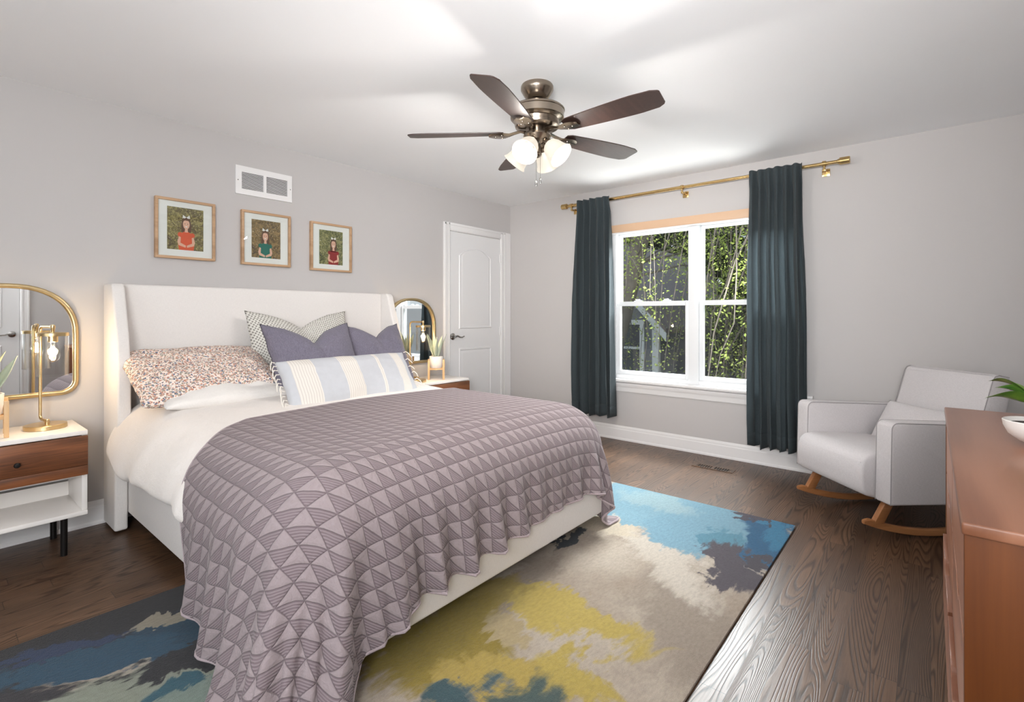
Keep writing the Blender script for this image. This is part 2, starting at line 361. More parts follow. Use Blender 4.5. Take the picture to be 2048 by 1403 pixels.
# ------------------------------------------------------------------ panel doors
def make_door(name, x0, x1, ztop, yface, sgn, hinge_right=True, extra=0, handle_x=None):
    """door in a wall whose room face is at yface; sgn = direction into the room along y"""
    d = thing(name, (x0, yface, 0), kind='structure')
    f = lambda a: yface+sgn*a
    g = G(); cw = .082
    def prof_v(xa, xb, z0, z1):
        lo, hi = sorted((f(0), f(.018))); g.box(xa, xb, lo, hi, z0, z1, .004)
        lo, hi = sorted((f(.018), f(.024))); m = (xa+xb)/2; g.box(xa+.008, xa+.026, lo, hi, z0, z1, .002); 
        g.box(xb-.02, xb-.008, lo, hi, z0, z1, .002)
    prof_v(x0-cw, x0, 0, ztop+cw); prof_v(x1, x1+cw, 0, ztop+cw)
    lo, hi = sorted((f(0), f(.018))); g.box(x0, x1, lo, hi, ztop, ztop+cw, .004)
    lo, hi = sorted((f(.018), f(.024))); g.box(x0-cw, x1+cw, lo, hi, ztop+cw-.026, ztop+cw-.008, .002); g.box(x0, x1, lo, hi, ztop+.008, ztop+.02, .002)
    if extra:
        lo, hi = sorted((f(0), f(.012))); g.box(x1+cw, x1+cw+extra, lo, hi, 0, ztop+cw)
    g.build('door_casing', M['trim'], d)
    # slab with raised mouldings
    g = G(); lo, hi = sorted((f(.001), f(.007))); g.box(x0+.004, x1-.004, lo, hi, .008, ztop-.004)
    w = x1-x0; xa, xb = x0+w*.17, x1-w*.19
    def ring(outline):
        n = len(outline); cx = sum(p[0] for p in outline)/n; cz = sum(p[1] for p in outline)/n
        rows = []
        for off, h in ((0, .007), (.006, .014), (.016, .014), (.024, .008), (.05, .012)):
            row = []
            for p in outline:
                dx, dz = p[0]-cx, p[1]-cz; hx, hz = (xb-xa)/2, (outline[0][2] if len(outline[0]) > 2 else 1)
                sx_ = 1-off/hx; row.append((cx+dx*sx_, f(h), cz+dz*(1-off/max(abs(q[1]-cz) for q in outline))))
            rows.append(row)
        P = [[rows[j][i] for j in range(len(rows))] for i in range(n)]
        g.grid(P, closed_u=True); g.raw([rows[-1][i] for i in range(n)], [tuple(range(n))])
    arch = [(xa, 1.06), (xb, 1.06), (xb, ztop-.235)]
    for i in range(1, 12):
        a = i/12; xx = xb+(xa-xb)*a; arch.append((xx, ztop-.235+.085*math.sin(PI*a)**.8))
    arch.append((xa, ztop-.235))
    ring(arch); ring([(xa, .22), (xb, .22), (xb, .86), (xa, .86)])
    slab = g.build('door_slab', M['door'], d, angle=25)
    hx = handle_x or x0+.045
    g = G(); Rm = Matrix.Rotation(-sgn*PI/2, 3, 'X') if sgn < 0 else Matrix.Rotation(-PI/2, 3, 'X')
    Rm = Vector((0, 0, 1)).rotation_difference(Vector((0, sgn, 0))).to_matrix()
    g.lathe([(.0, .0), (.034, .0), (.034, .008), (.026, .014), (.014, .02), (.012, .05), (.0, .052)], (hx, f(.007), .985), Rm, 24)
    dr = 1 if hx < (x0+x1)/2 else -1
    g.tube([(hx, f(.048), .985), (hx+dr*.03, f(.052), .99), (hx+dr*.06, f(.052), .978), (hx+dr*.095, f(.05), .975), (hx+dr*.12, f(.05), .985), (hx+dr*.128, f(.05), .985)], [.011, .010, .008, .0075, .006, .004], 10)
    g.build('door_handle', M['chrome'], d)
    g = G()
    for z in (.25, ztop/2, ztop-.22):
        X_ = x1-.004 if hx < (x0+x1)/2 else x0+.004; lo, hi = sorted((f(.004), f(.02))); g.box(X_-.008, X_+.008, lo, hi, z-.045, z+.045, .002)
    g.build('door_hinge', M['trim'], d)
    return d
make_door('door_1', 3.435, 4.20, 2.045, YA, -1, extra=.095, handle_x=3.475)
make_door('door_2', .02, .775, 2.04, YR, 1, handle_x=.71)

# ------------------------------------------------------------------ main window
win = thing('window_1', (XB, 1.6, WZ0), kind='structure')
XF = XB+.055
g = G()   # frame: head, jambs, mullion, bottom
def fb(g, y0, y1, z0, z1, xa, xb, r=.003): g.box(xa, xb, y0, y1, z0, z1, r)
fb(g, WY0, WY0+.045, WZ0, WZ1, XB+.02, XB+.13); fb(g, WY1-.045, WY1, WZ0, WZ1, XB+.02, XB+.13)
fb(g, WY0+.045, 1.555, WZ1-.04, WZ1, XB+.02, XB+.13, 0); fb(g, WY0+.045, 1.555, WZ0, WZ0+.045, XB+.02, XB+.13, 0)
fb(g, 1.645, WY1-.045, WZ1-.04, WZ1, XB+.02, XB+.13, 0); fb(g, 1.645, WY1-.045, WZ0, WZ0+.045, XB+.02, XB+.13, 0)
fb(g, 1.555, 1.645, WZ0, WZ1, XB+.015, XB+.13)
g.build('window_frame', M['vinyl'], win)
zmt = 1.30
for ya, yb in ((WY0+.045, 1.555), (1.645, WY1-.045)):
    g = G(); w = .035    # lower sash (room side)
    fb(g, ya, ya+w, WZ0+.045, zmt+.03, XB+.035, XB+.075); fb(g, yb-w, yb, WZ0+.045, zmt+.03, XB+.035, XB+.075)
    fb(g, ya+w, yb-w, WZ0+.045, WZ0+.085, XB+.035, XB+.075, 0); fb(g, ya+w, yb-w, zmt-.012, zmt+.03, XB+.035, XB+.075, 0)
    fb(g, ya+w, yb-w, zmt-.002, zmt+.006, XB+.031, XB+.036, 0)
    s1 = g.build('lower_sash', M['vinyl'], win)
    g = G(); g.box(XB+.052, XB+.056, ya+w, yb-w, WZ0+.085, zmt-.012); g.build('window_pane', M['glass'], s1, smooth=False)
    g = G()
    for q in (.3, .7) if ya > 1.6 else (.36,):
        yy = ya+(yb-ya)*q; g.box(XB+.04, XB+.07, yy-.035, yy+.035, zmt+.03, zmt+.038, .003); g.box(XB+.045, XB+.065, yy-.018, yy+.022, zmt+.038, zmt+.05, .004)
    g.build('sash_lock', M['vinyl'], s1)
    g = G()
    fb(g, ya, ya+.025, zmt, WZ1-.04, XB+.08, XB+.115); fb(g, yb-.025, yb, zmt, WZ1-.04, XB+.08, XB+.115)
    fb(g, ya+.025, yb-.025, WZ1-.065, WZ1-.04, XB+.08, XB+.115, 0); fb(g, ya+.025, yb-.025, zmt-.005, zmt+.025, XB+.08, XB+.115, 0)
    s2 = g.build('upper_sash', M['vinyl'], win)
    g = G(); g.box(XB+.096, XB+.1, ya+.025, yb-.025, zmt+.025, WZ1-.065); g.build('window_pane', M['glass'], s2, smooth=False)
    g = G(); g.box(XB+.121, XB+.122, ya, yb, WZ0+.045, zmt); g.build('insect_screen', M['screen'], s1, smooth=False)
g = G(); sy0, sy1 = WY0-.10, WY1+.10   # stool and apron moulding
pr = [(XB+.02, .555), (XB-.012, .555), (XB-.05, .562), (XB-.055, .575), (XB-.05, .588), (XB+.05, .590), (XB+.05, .58)]
g.prism(pr, sy0-.02, sy1+.02, 'xz')
ap = [(XB, .468), (XB-.012, .468), (XB-.016, .478), (XB-.016, .505), (XB-.021, .515), (XB-.03, .53), (XB-.034, .555), (XB, .555)]
g.prism(ap, sy0, sy1, 'xz'); g.build('window_sill', M['trim'], win, angle=30)

blind = thing('window_blind', (XB-.02, 1.6, 2.03), 'tan wooden blind headrail fully raised at the top of the window', 'window blind')
g = G(); g.box(XB-.028, XB-.006, WY0-.03, WY1+.03, 1.995, 2.068, .002); g.box(XB-.006, XB, WY0-.03, WY1+.03, 2.0, 2.06); g.build('valance', M['tan'], blind)
g = G(); g.box(XB-.026, XB+.012, WY0-.028, WY1+.028, 1.983, 1.995, .002); g.build('bottom_rail', M['trim'], blind)

# ------------------------------------------------------------------ curtain rod
XR, ZR = XB-.09, 2.312
rod = thing('curtain_rod', (XR, 1.67, ZR), 'long brass curtain rod across the window wall', 'curtain rod')
g = G(); Ry = Matrix.Rotation(-PI/2, 3, 'X')
g.tube([(XR, .52, ZR), (XR, 1.67, ZR)], .0125, 16); g.tube([(XR, 1.67, ZR), (XR, 2.84, ZR)], .0145, 16)
g.build('pole', M['brassrod'], rod)
for y, s_ in ((.52, -1), (2.84, 1)):
    Rq = Vector((0, 0, 1)).rotation_difference(Vector((0, s_, 0))).to_matrix()
    g = G(); g.lathe([(.0125, 0), (.017, .003), (.017, .012), (.026, .016), (.026, .075), (.022, .079), (0, .08)], (XR, y, ZR), Rq, 28); g.build('finial', M['brassrod'], rod)
for y in (.60, 1.66, 2.80):
    g = G(); g.box(XB-.008, XB, y-.026, y+.026, ZR-.075, ZR-.02, .002); g.box(XR-.004, XB-.006, y-.010, y+.010, ZR-.052, ZR-.038, .002)
    g.tube([(XR, y, ZR-.045), (XR, y, ZR-.012)], .008, 10)
    g.lathe([(.020, -.012), (.020, .012)], (XR, y, ZR), Ry, 24); g.build('bracket', M['brassrod'], rod)

# ------------------------------------------------------------------ curtains
def make_curtain(label, yt0, yt1, yb0, yb1, zb, nf, seed, gname):
    rg = random.Random(seed); nU, nV = 150, 60; P = []
    ph = [rg.uniform(-.42, .42) for _ in range(nf+2)]; am = [rg.uniform(.45, 1.3) for _ in range(nf+2)]
    for i in range(nU+1):
        u = i/nU; row = []
        for j in range(nV+1):
            v = j/nV                       # 0 top .. 1 bottom
            k_ = u*nf; i0 = int(min(k_, nf-1e-6)); fr_ = k_-i0
            a = am[i0]*(1-fr_)+am[i0+1]*fr_; p_ = ph[i0]*(1-fr_)+ph[i0+1]*fr_
            drift = .35*math.sin(v*2.2+i0*1.7)*v
            wv = math.sin(2*PI*(k_+p_*v*1.3)+drift)
            wv = math.copysign(abs(wv)**.8, wv)
            y = (yt0+(yt1-yt0)*u)*(1-v)+(yb0+(yb1-yb0)*u)*v
            y += .012*math.sin(4*PI*k_+1)*min(1, v*3) + .010*noise.noise(Vector((u*5, v*3, seed)))
            dep = .034+.012*v+.020*min(1, v*4)
            x = XR - .012 + wv*dep*a + .010*noise.noise(Vector((u*9, v*4, seed+5))) + .004*noise.noise(Vector((u*30, v*16, seed)))
            z = 2.335 + (zb-2.335)*v
            hb_ = max(0, 1-v/.07)            # header stands above the rod pocket, cloth in front of the pole
            x = x*(1-min(1, hb_*1.6))+(XR-.038+wv*.020*a)*min(1, hb_*1.6)
            z += .012*math.sin(k_*2*PI+1)*(v > .97)+.006*noise.noise(Vector((u*8, seed, 0)))*(1 if j == 0 else 0)
            x = min(x-.016, XR+.020)
            row.append((x, y, z))
        P.append(row)
    root = thing('curtain', (XR, (yt0+yt1)/2, zb), label, 'curtain', gname)
    g = G(); g.grid(P); g.build('curtain_panel', M['curtain'], root, angle=180, solid=.003)
    g = G(); g.grid([[(x-.002, y, z) for (x, y, z) in row[-4:]] for row in P]); g.build('hem', M['curtain'], root, angle=180, solid=.004)
make_curtain('narrow slate teal linen curtain on the left side of the window', 2.345, 2.70, 2.29, 2.745, .235, 5, 3, 'window curtains')
make_curtain('wide slate teal linen curtain on the right side of the window beside the rocking chair', .735, 1.10, .70, 1.098, .17, 6, 11, 'window curtains')

# ------------------------------------------------------------------ wall grille and floor register
r = thing('air_return_grille', (1.627, YA, 2.045), 'white metal air return grille high on the headboard wall', 'wall vent')
g = G(); x0, x1, z0, z1 = 1.428, 1.826, 2.045, 2.242; y = YA
for a in ((x0, x1, z0, z0+.04), (x0, x1, z1-.04, z1), (x0, x0+.04, z0+.04, z1-.04), (x1-.035, x1, z0+.04, z1-.04), (1.617, 1.637, z0+.04, z1-.04)):
    g.box(a[0], a[1], y-.012, y, a[2], a[3])
g.build('face_plate', M['trim'], r, smooth=False)
g = G()
for i in range(13):
    z = z0+.044+i*.0092
    for a, b in ((x0+.04, 1.617), (1.637, x1-.035)): g.raw([(a, y-.010, z), (b, y-.010, z), (b, y-.003, z+.0062), (a, y-.003, z+.0062), (a, y-.010, z+.0014), (b, y-.010, z+.0014), (b, y-.003, z+.0076), (a, y-.003, z+.0076)], [(0, 1, 2, 3), (4, 7, 6, 5), (0, 4, 5, 1), (3, 2, 6, 7), (0, 3, 7, 4), (1, 5, 6, 2)])
g.build('louvres', M['trim'], r, smooth=False)
g = G(); g.box(x0+.04, x1-.035, y-.002, y, z0+.04, z1-.04); g.build('duct_opening', M['dark'], r, smooth=False)
for xx in (x0+.015, x1-.014):
    g = G(); g.lathe([(.004, 0), (.004, .002)], (xx, y-.014, 2.14), Ry, 12); g.build('screw', M['chrome'], r)
fr_ = thing('floor_register', (4.04, 1.31, 0), 'brown slotted floor register in the planks below the window', 'floor vent')
g = G(); cx, cy = 4.03, 1.31
for a in ((-.045, .045, -.155, -.125), (-.045, .045, .125, .155), (-.045, -.032, -.125, .125), (.032, .045, -.125, .125), (-.032, .032, -.008, .008)): g.box(cx+a[0], cx+a[1], cy+a[2], cy+a[3], 0, .004)
for i in range(14):
    yy = cy-.118+i*.0182
    if abs(yy-cy) > .008: g.box(cx-.032, cx+.032, yy-.003, yy+.003, 0, .0035)
g.build('grate', M['floor'], fr_, smooth=False)
g = G(); g.box(cx-.034, cx+.034, cy-.127, cy+.127, 0, .0012); g.build('dark_slot', M['dark'], fr_, smooth=False)
RUGB = [  # painted patches of the rug: centre, radii, angle, colour, softness
 (1.70, 1.38, .42, .10, .1, (150, 136, 122), .6), (1.95, .75, .45, .16, .4, (158, 144, 130), .6), (2.35, 1.0, .4, .12, 1.0, (206, 196, 182), .6),
 (2.62, 1.48, .25, .30, 0, (206, 192, 170), .3),
 (3.02, 1.30, .40, .50, .3, (128, 166, 182), .12), (2.86, .98, .42, .26, .2, (122, 162, 180), .14), (3.05, 1.35, .12, .25, 0, (150, 178, 186), .5),
 (2.92, .66, .38, .17, .1, (30, 92, 130), .25), (3.02, .62, .20, .10, .3, (52, 124, 160), .4), (2.78, .88, .12, .06, .4, (88, 140, 160), .4),
 (3.14, .80, .09, .10, 0, (74, 68, 78), .12), (2.50, .72, .26, .11, .5, (80, 74, 82), .22), (2.62, .60, .10, .05, .3, (70, 66, 74), .2),
 (1.66, 1.12, .10, .34, .05, (186, 164, 84), .45), (1.38, .93, .13, .13, .2, (182, 160, 80), .45), (1.60, 1.44, .18, .10, 0, (158, 138, 66), .5),
 (1.26, 1.36, .28, .20, .2, (146, 126, 44), .35), (1.24, 1.10, .09, .17, .4, (178, 154, 76), .45), (1.46, 1.24, .08, .12, 0, (176, 158, 120), .4),
 (.90, 1.20, .30, .11, -.5, (56, 84, 90), .35), (1.0, .95, .3, .1, 0, (70, 88, 84), .4),
 (.30, 1.80, .65, .28, -.3, (146, 152, 136), .2), (.62, 1.66, .30, .18, 0, (128, 144, 134), .3),
 (.35, 2.48, 1.1, .32, -.08, (20, 18, 24), .10), (.74, 2.10, .36, .20, -.3, (14, 62, 86), .2), (.38, 2.20, .30, .09, -.5, (18, 72, 98), .25),
 (.60, 1.98, .22, .09, -.25, (18, 17, 25), .15), (.62, 2.29, .19, .045, -.2, (156, 148, 130), .2), (.24, 2.40, .22, .04, -.4, (26, 52, 90), .4), (.50, 1.84, .10, .05, 0, (34, 88, 104), .3), (.10, 2.16, .25, .08, -.4, (36, 32, 38), .3),
 (2.24, 1.50, .16, .05, .2, (30, 40, 50), .3),
]
# ------------------------------------------------------------------ rug
rug = thing('area_rug', (1.6, 1.56, 0), 'abstract blue cream and mustard area rug under the bed', 'rug')
k = N('painted_rug_pile'); o = k.sep(k.co('Object'))
px_ = k.math('ADD', o[0], 1.6); py_ = k.math('ADD', o[1], 1.56)
vec = k.comb(px_, py_, 0.0)
wz = k.noise(vec, 3.2, 5, .62, .6).outputs['Color']; ws = k.sep(wz)
st_ = k.noise(k.mp((4, 26, 1), rot=(0, 0, .5), src=vec), 1, 4, .6).outputs[0]
wx = k.math('ADD', px_, k.math('ADD', k.math('MULTIPLY', k.math('SUBTRACT', ws[0], .5), .55), k.math('MULTIPLY', k.math('SUBTRACT', st_, .5), .22)))
wy = k.math('ADD', py_, k.math('MULTIPLY', k.math('SUBTRACT', ws[1], .5), .50))
def blob(cx, cy, rx, ry, rot, soft=.12):
    c_, s_ = math.cos(rot), math.sin(rot)
    dx = k.math('SUBTRACT', wx, cx); dy = k.math('SUBTRACT', wy, cy)
    a = k.math('DIVIDE', k.math('ADD', k.math('MULTIPLY', dx, c_), k.math('MULTIPLY', dy, s_)), rx)
    b = k.math('DIVIDE', k.math('SUBTRACT', k.math('MULTIPLY', dy, c_), k.math('MULTIPLY', dx, s_)), ry)
    d = k.math('ADD', k.math('MULTIPLY', a, a), k.math('MULTIPLY', b, b))
    mr = k.n('MapRange', interpolation_type='SMOOTHSTEP', inp={'Value': d, 'From Min': 1-soft, 'From Max': 1+soft, 'To Min': 1.0, 'To Max': 0.0}); return mr.outputs[0]
c = k.mix(k.ramp(k.noise(vec, 2.2, 5, .6).outputs[0], [(.35, (0, 0, 0)), (.65, (1, 1, 1))]), lin((166, 150, 134)), lin((196, 184, 168)))
for (cx, cy, rx, ry, rot, rgb, soft) in RUGB:
    c = k.mix(blob(cx, cy, rx, ry, rot, soft), c, lin(rgb))
sp = k.noise(vec, 420, 2).outputs[0]
c = k.mix(k.ramp(sp, [(.3, (.78, .78, .78)), (.7, (1.12, 1.12, 1.12))]), c, c) if False else k.mix(.55, c, k.mix(1, c, k.ramp(sp, [(.32, (.62, .62, .62)), (.66, (1, 1, 1))]), 'MULTIPLY'))
c = k.mix(.5, c, k.mix(1, c, k.ramp(k.noise(k.mp((1, 2.2, 1), rot=(0, 0, .4), src=vec), 38, 4, .65).outputs[0], [(.35, (.66, .66, .66)), (.6, (1, 1, 1))]), 'MULTIPLY'))
k.p(color=c, rough=1, spec=.05, sheen=.2); k.bump(k.math('ADD', sp, k.math('MULTIPLY', k.noise(vec, 90, 3).outputs[0], .6)), .9, .006); M['rug'] = k.m
g = G(); g.box(-.12, 3.205, .585, 2.535, 0, .013, .005); g.build('rug_pile', M['rug'], rug)

# ------------------------------------------------------------------ bed
bed = thing('bed', (1.65, 2.5, 0), 'cream upholstered wingback king bed against the grey wall', 'bed')
g = G(); g.box(.76, 2.55, 3.57, 3.675, .10, 1.383, .018, 3); g.build('headboard', M['linen_bed'], bed)
wp = [(3.675, .012), (3.425, .012), (3.425, .35), (3.36, .62), (3.36, .90), (3.40, 1.10), (3.47, 1.30), (3.485, 1.355), (3.505, 1.380), (3.675, 1.384)]
for x0, x1 in ((.706, .768), (2.545, 2.607)):
    g = G(); g.prism(wp, x0, x1, 'yz', .012, 3); g.build('headboard_wing', M['linen_bed'], bed)
for x0, x1 in ((.770, .815), (2.475, 2.52)):
    g = G(); g.box(x0, x1, 1.44, 3.57, .095, .345, .014, 3); g.build('side_rail', M['linen_bed'], bed)
g = G(); g.box(.770, 2.52, 1.412, 1.46, .095, .345, .014, 3); g.build('foot_rail', M['linen_bed'], bed)
for x, y in ((.90, 1.56), (2.40, 1.56), (2.40, 3.3), (.90, 3.3)):
    z0 = .013 if y < 2.5 else 0
    g = G(); g.box(x-.03, x+.03, y-.03, y+.03, z0, .1, .004); g.build('leg', M['blackmetal'], bed)
g = G(); g.box(.815, 2.475, 1.46, 3.57, .20, .22); g.build('platform', M['dark'], bed, smooth=False)
mat_ = G(); mat_.box(.82, 2.47, 1.465, 3.55, .225, .60, .05, 4); mo = mat_.build('mattress', M['greysheet']); tag(mo, 'thick mattress in a dark grey fitted sheet inside the cream bed frame', 'mattress')

TOP, RB = .685, .25
BX0, BX1, BY0 = .668, 2.615, 1.395
def sidexz(a, extra=0.0):
    """a<0: along the side below the rounding ... returns inward dx, z for a quarter round of radius RB; a = arc from crown edge"""
    if a < 0: return (RB-a, TOP+extra)
    if a < RB*PI/2: w = a/RB; return (RB-RB*math.sin(w), TOP+extra-RB+RB*math.cos(w))
    return (0, TOP+extra-RB-(a-RB*PI/2))
def crown(x, y):
    u = (x-(BX0+BX1)/2)/((BX1-BX0)/2)
    sm = max(0, min(1, (y-2.55)/.7)); sm = sm*sm*(3-2*sm)
    return .028*(1-u*u)+.045*sm*max(0, 1-abs(u)**6)
g = G(); NU, NV = 150, 110; P = []
arc = RB*PI/2; hem = arc+.030
Ltop = (BX1-BX0)-2*RB
for i in range(NU+1):
    s_ = -hem + (Ltop+2*hem)*i/NU; row = []
    for j in range(NV+1):
        y = 1.44+(3.43-1.44)*j/NV
        if s_ < 0: dx, z = sidexz(-s_); x = BX0+dx; edge = -s_
        elif s_ > Ltop: dx, z = sidexz(s_-Ltop); x = BX1-dx; edge = s_-Ltop
        else: x = BX0+RB+s_; z = TOP; edge = -1
        vis = max(0, min(1, (y-2.0)/.25)) if s_ < Ltop*.25 else max(0, min(1, (y-2.5)/.12))
        z += crown(x, y) - .012
        n1 = noise.noise(Vector((x*3, y*3.4, 1))); n2 = noise.noise(Vector((x*7, y*8, 4))); n3 = noise.noise(Vector((y*6.5, s_*1.4, 9)))
        if edge > 0:
            f = min(1, edge/arc); sg = -1 if s_ < 0 else 1
            x += sg*(.002+vis*(f*(.020*n3+.012*n2)+.006*f*f)) - sg*.014*(1-vis)
            z += vis*(.010*n1-.02*n3*f*f+ .010*noise.noise(Vector((y*4, 2, 2)))*(f > .95))
            if edge > arc: 
                q = (edge-arc)/.030; x -= sg*vis*.045*q*q
        z += vis*(.012*n1+.006*n2)
        if vis < .999:                          # keep under the quilt: round off towards the foot
            xc_, hx_ = (BX0+BX1)/2, (BX1-BX0)/2-RB; tp = TOP-RB+crown(x, 2.0)
            qx = x-max(xc_-hx_, min(xc_+hx_, x)); qy = min(y-(BY0+RB), 0); qz = max(z-tp, 0); d_ = math.sqrt(qx*qx+qy*qy+qz*qz); lim = RB-.022
            if d_ > lim: f_ = 1-(1-lim/d_)*(1-vis); x -= qx*(1-f_); y -= qy*(1-f_); z -= qz*(1-f_)
        row.append((x, y, z))
    P.append(row)
g.grid(P); dv = g.build('duvet', M['duvet'], angle=180, solid=.012, sub=1); tag(dv, 'white cotton duvet spread over the mattress up to the pillows', 'duvet')

# quilt: cloth relaxed over the bed
def lerp(a, b, t): return a+(b-a)*t
def quilt_sim():
    nx, ny = 156, 76; us = np.linspace(0, 1, nx); vs = np.linspace(0, 1, ny)
    yb = np.interp(us, [0, .12, .27, .5, 1], [2.02, 2.22, 2.50, 2.53, 2.50])
    yf = np.interp(us, [0, .12, .35, .7, 1], [.90, .96, 1.06, 1.11, 1.15])
    F = np.zeros((nx, ny, 2))
    for j, v in enumerate(vs):
        xl = lerp(.10, .30, v); xr = lerp(2.87, 2.93, v)
        F[:, j, 0] = xl+(xr-xl)*us; F[:, j, 1] = yf+(yb-yf)*v
    X = np.zeros((nx, ny, 3)); X[..., :2] = F; X[..., 0] = 1.64+(F[..., 0]-1.64)*.972; X[..., 1] = 2.0+(F[..., 1]-2.0)*.985
    B0 = F.copy()
    wf = np.clip((1.55-B0[..., 1])/.45, 0, 1); wl = np.clip((.85-B0[..., 0])/.6, 0, 1)
    F[..., 0] = 1.5+(B0[..., 0]-1.5)*(1+.085*wf*np.clip(1.25-np.abs(B0[..., 0]-1.2)*.3, .4, 1)); F[..., 1] = 2.3+(B0[..., 1]-2.3)*(1+.10*wl)
    X[..., 2] = .80
    X[..., 2] += .035*wf*np.sin(B0[..., 0]*2*PI/.27+.6*np.sin(B0[..., 0]*5))+.03*wl*np.sin(B0[..., 1]*2*PI/.26+1+B0[..., 0]*1.5)
    V = np.zeros_like(X)
    cons = []
    def add(di, dj, stiff):
        for par in (0, 1):
            I = np.arange(nx); J = np.arange(ny)
            i0 = I[:nx-di] if di >= 0 else I; j0 = J[:ny-dj] if dj >= 0 else J[-dj:]
            if di: i0 = i0[(i0//di) % 2 == par]
            else: j0 = j0[(j0//dj) % 2 == par]
            A = np.ix_(i0, j0); B = np.ix_(i0+di, j0+dj)
            L = np.linalg.norm(F[A]-F[B], axis=-1); cons.append((A, B, L, stiff))
    add(1, 0, 1); add(0, 1, 1); add(1, 1, .35); add(1, -1, .35); add(3, 0, .25); add(0, 3, .25)
    c0 = np.array([(BX0+BX1)/2, 3.0+0*BY0, 0.0]); 
    def collide(X, Xp):
        xc, hx = (BX0+BX1)/2, (BX1-BX0)/2-RB
        y0 = BY0+RB; uu = (X[..., 0]-xc)/((BX1-BX0)/2)
        top = TOP-RB+.028*np.clip(1-uu*uu, 0, 1)
        qx = X[..., 0]-np.clip(X[..., 0], xc-hx, xc+hx); qy = np.minimum(X[..., 1]-y0, 0); qz = np.maximum(X[..., 2]-top, 0)
        d = np.sqrt(qx*qx+qy*qy+qz*qz); ins = (d < RB)
        dd = np.maximum(d, 1e-6); push = np.where(ins, (RB-d)/dd, 0)
        flat = ins & (d < 1e-4)
        X[..., 0] += qx*push; X[..., 1] += qy*push; X[..., 2] += qz*push
        X[..., 2] = np.where(flat, top+RB, X[..., 2])
        nzv = qz/dd
        mu = np.where(ins & (nzv > .8), .97, np.where(ins, .35, 0))[..., None]
        X[..., :2] -= mu*(X[..., :2]-Xp[..., :2])*1.0
        fl = X[..., 2] < .020
        X[..., 2] = np.where(fl, .020, X[..., 2]); X[..., :2] = np.where(fl[..., None], X[..., :2]-.6*(X[..., :2]-Xp[..., :2]), X[..., :2])
        return X
    dt = 1/60
    rs = np.random.default_rng(2)
    for step in range(150):
        V[..., 2] -= 9.8*dt; V *= .975 if step < 100 else .90
        if step < 60: V[..., :2] += rs.normal(0, .01, V[..., :2].shape)
        Xp = X.copy(); X = X+V*dt
        for it in range(14):
            for A, B, L, k_ in cons:
                a = X[A]; b = X[B]; d = b-a; l = np.linalg.norm(d, axis=-1)
                if k_ == .25: cor = np.where(l < L, (l-L)/np.maximum(l, 1e-6), 0)*.5*k_*.5
                else: cor = (l-L)/np.maximum(l, 1e-6)*.5*k_
                d *= cor[..., None]; X[A] = a+d; X[B] = b-d
            if it % 3 == 2 or it == 13: X = collide(X, Xp)
        V = (X-Xp)/dt
        sp_ = np.linalg.norm(V, axis=-1, keepdims=True); V *= np.minimum(1, 3/np.maximum(sp_, 1e-6))
    return X, F
XQ, FQ = quilt_sim()
def add_folds(X):
    xc, hx = (BX0+BX1)/2, (BX1-BX0)/2-RB
    qx = X[..., 0]-np.clip(X[..., 0], xc-hx, xc+hx); qy = np.minimum(X[..., 1]-(BY0+RB), 0)
    l = np.maximum(np.sqrt(qx*qx+qy*qy), 1e-5); h = np.clip((TOP-.06-X[..., 2])/.5, 0, 1.2); w_ = np.clip(l/RB, 0, 1)
    p = X[..., 0]-X[..., 1]
    A = np.zeros_like(p)
    for c_, s_, a_ in ((-1.40, .045, .9), (-1.20, .05, 1.0), (-1.02, .045, .8), (-.80, .055, 1.1), (-.55, .05, .9), (-.36, .05, 1.0), (-.17, .035, .8), (-.02, .042, 1.0), (.16, .040, .85), (.33, .035, .7), (.50, .03, .35), (.70, .035, .4), (.92, .03, .3), (1.10, .035, .45)):
        cc = c_+.10*(c_+.55)*(h-.6)
        A += a_*np.exp(-((p-cc)/s_)**2)
    k_ = np.exp(-((p+.2)/.9)**2)*.7+.35
    d = (.085*h**1.2*A*k_-.0)*w_
    X = X.copy(); X[..., 0] += qx/l*d; X[..., 1] += qy/l*d; X[..., 2] -= .10*d*(X[..., 2] > .10)
    return X
XQ = add_folds(XQ)
g = G(); g.grid([[tuple(map(float, XQ[i, j])) for j in range(XQ.shape[1])] for i in range(XQ.shape[0])], uv=[[(float(FQ[i, j, 0]), float(FQ[i, j, 1])) for j in range(XQ.shape[1])] for i in range(XQ.shape[0])])
q = g.build('quilt', M['quilt'], angle=180, recalc=True, sub=1); tag(q, 'mauve stitched triangle pattern quilt draped over the foot of the bed', 'quilt')
md = q.modifiers.new('thick', 'SOLIDIFY'); md.thickness = .009; md.offset = 0
# bound hem along the outer edge
def edge_pts():
    nx, ny, _ = XQ.shape
    return [XQ[i, 0] for i in range(nx)]+[XQ[nx-1, j] for j in range(1, ny)]+[XQ[i, ny-1] for i in range(nx-2, -1, -1)]+[XQ[0, j] for j in range(ny-2, 0, -1)]
M['quilt_hem'] = fabric('mauve_binding', (160, 146, 149), 400, .12)
E_ = [tuple(map(float, p)) for p in edge_pts()]; E_.append(E_[0])
g = G(); g.tube(E_, .0062, 8, caps=False); g.M = Matrix.Identity(4); hb = g.build('bound_edge', M['quilt_hem'], q, world=False)

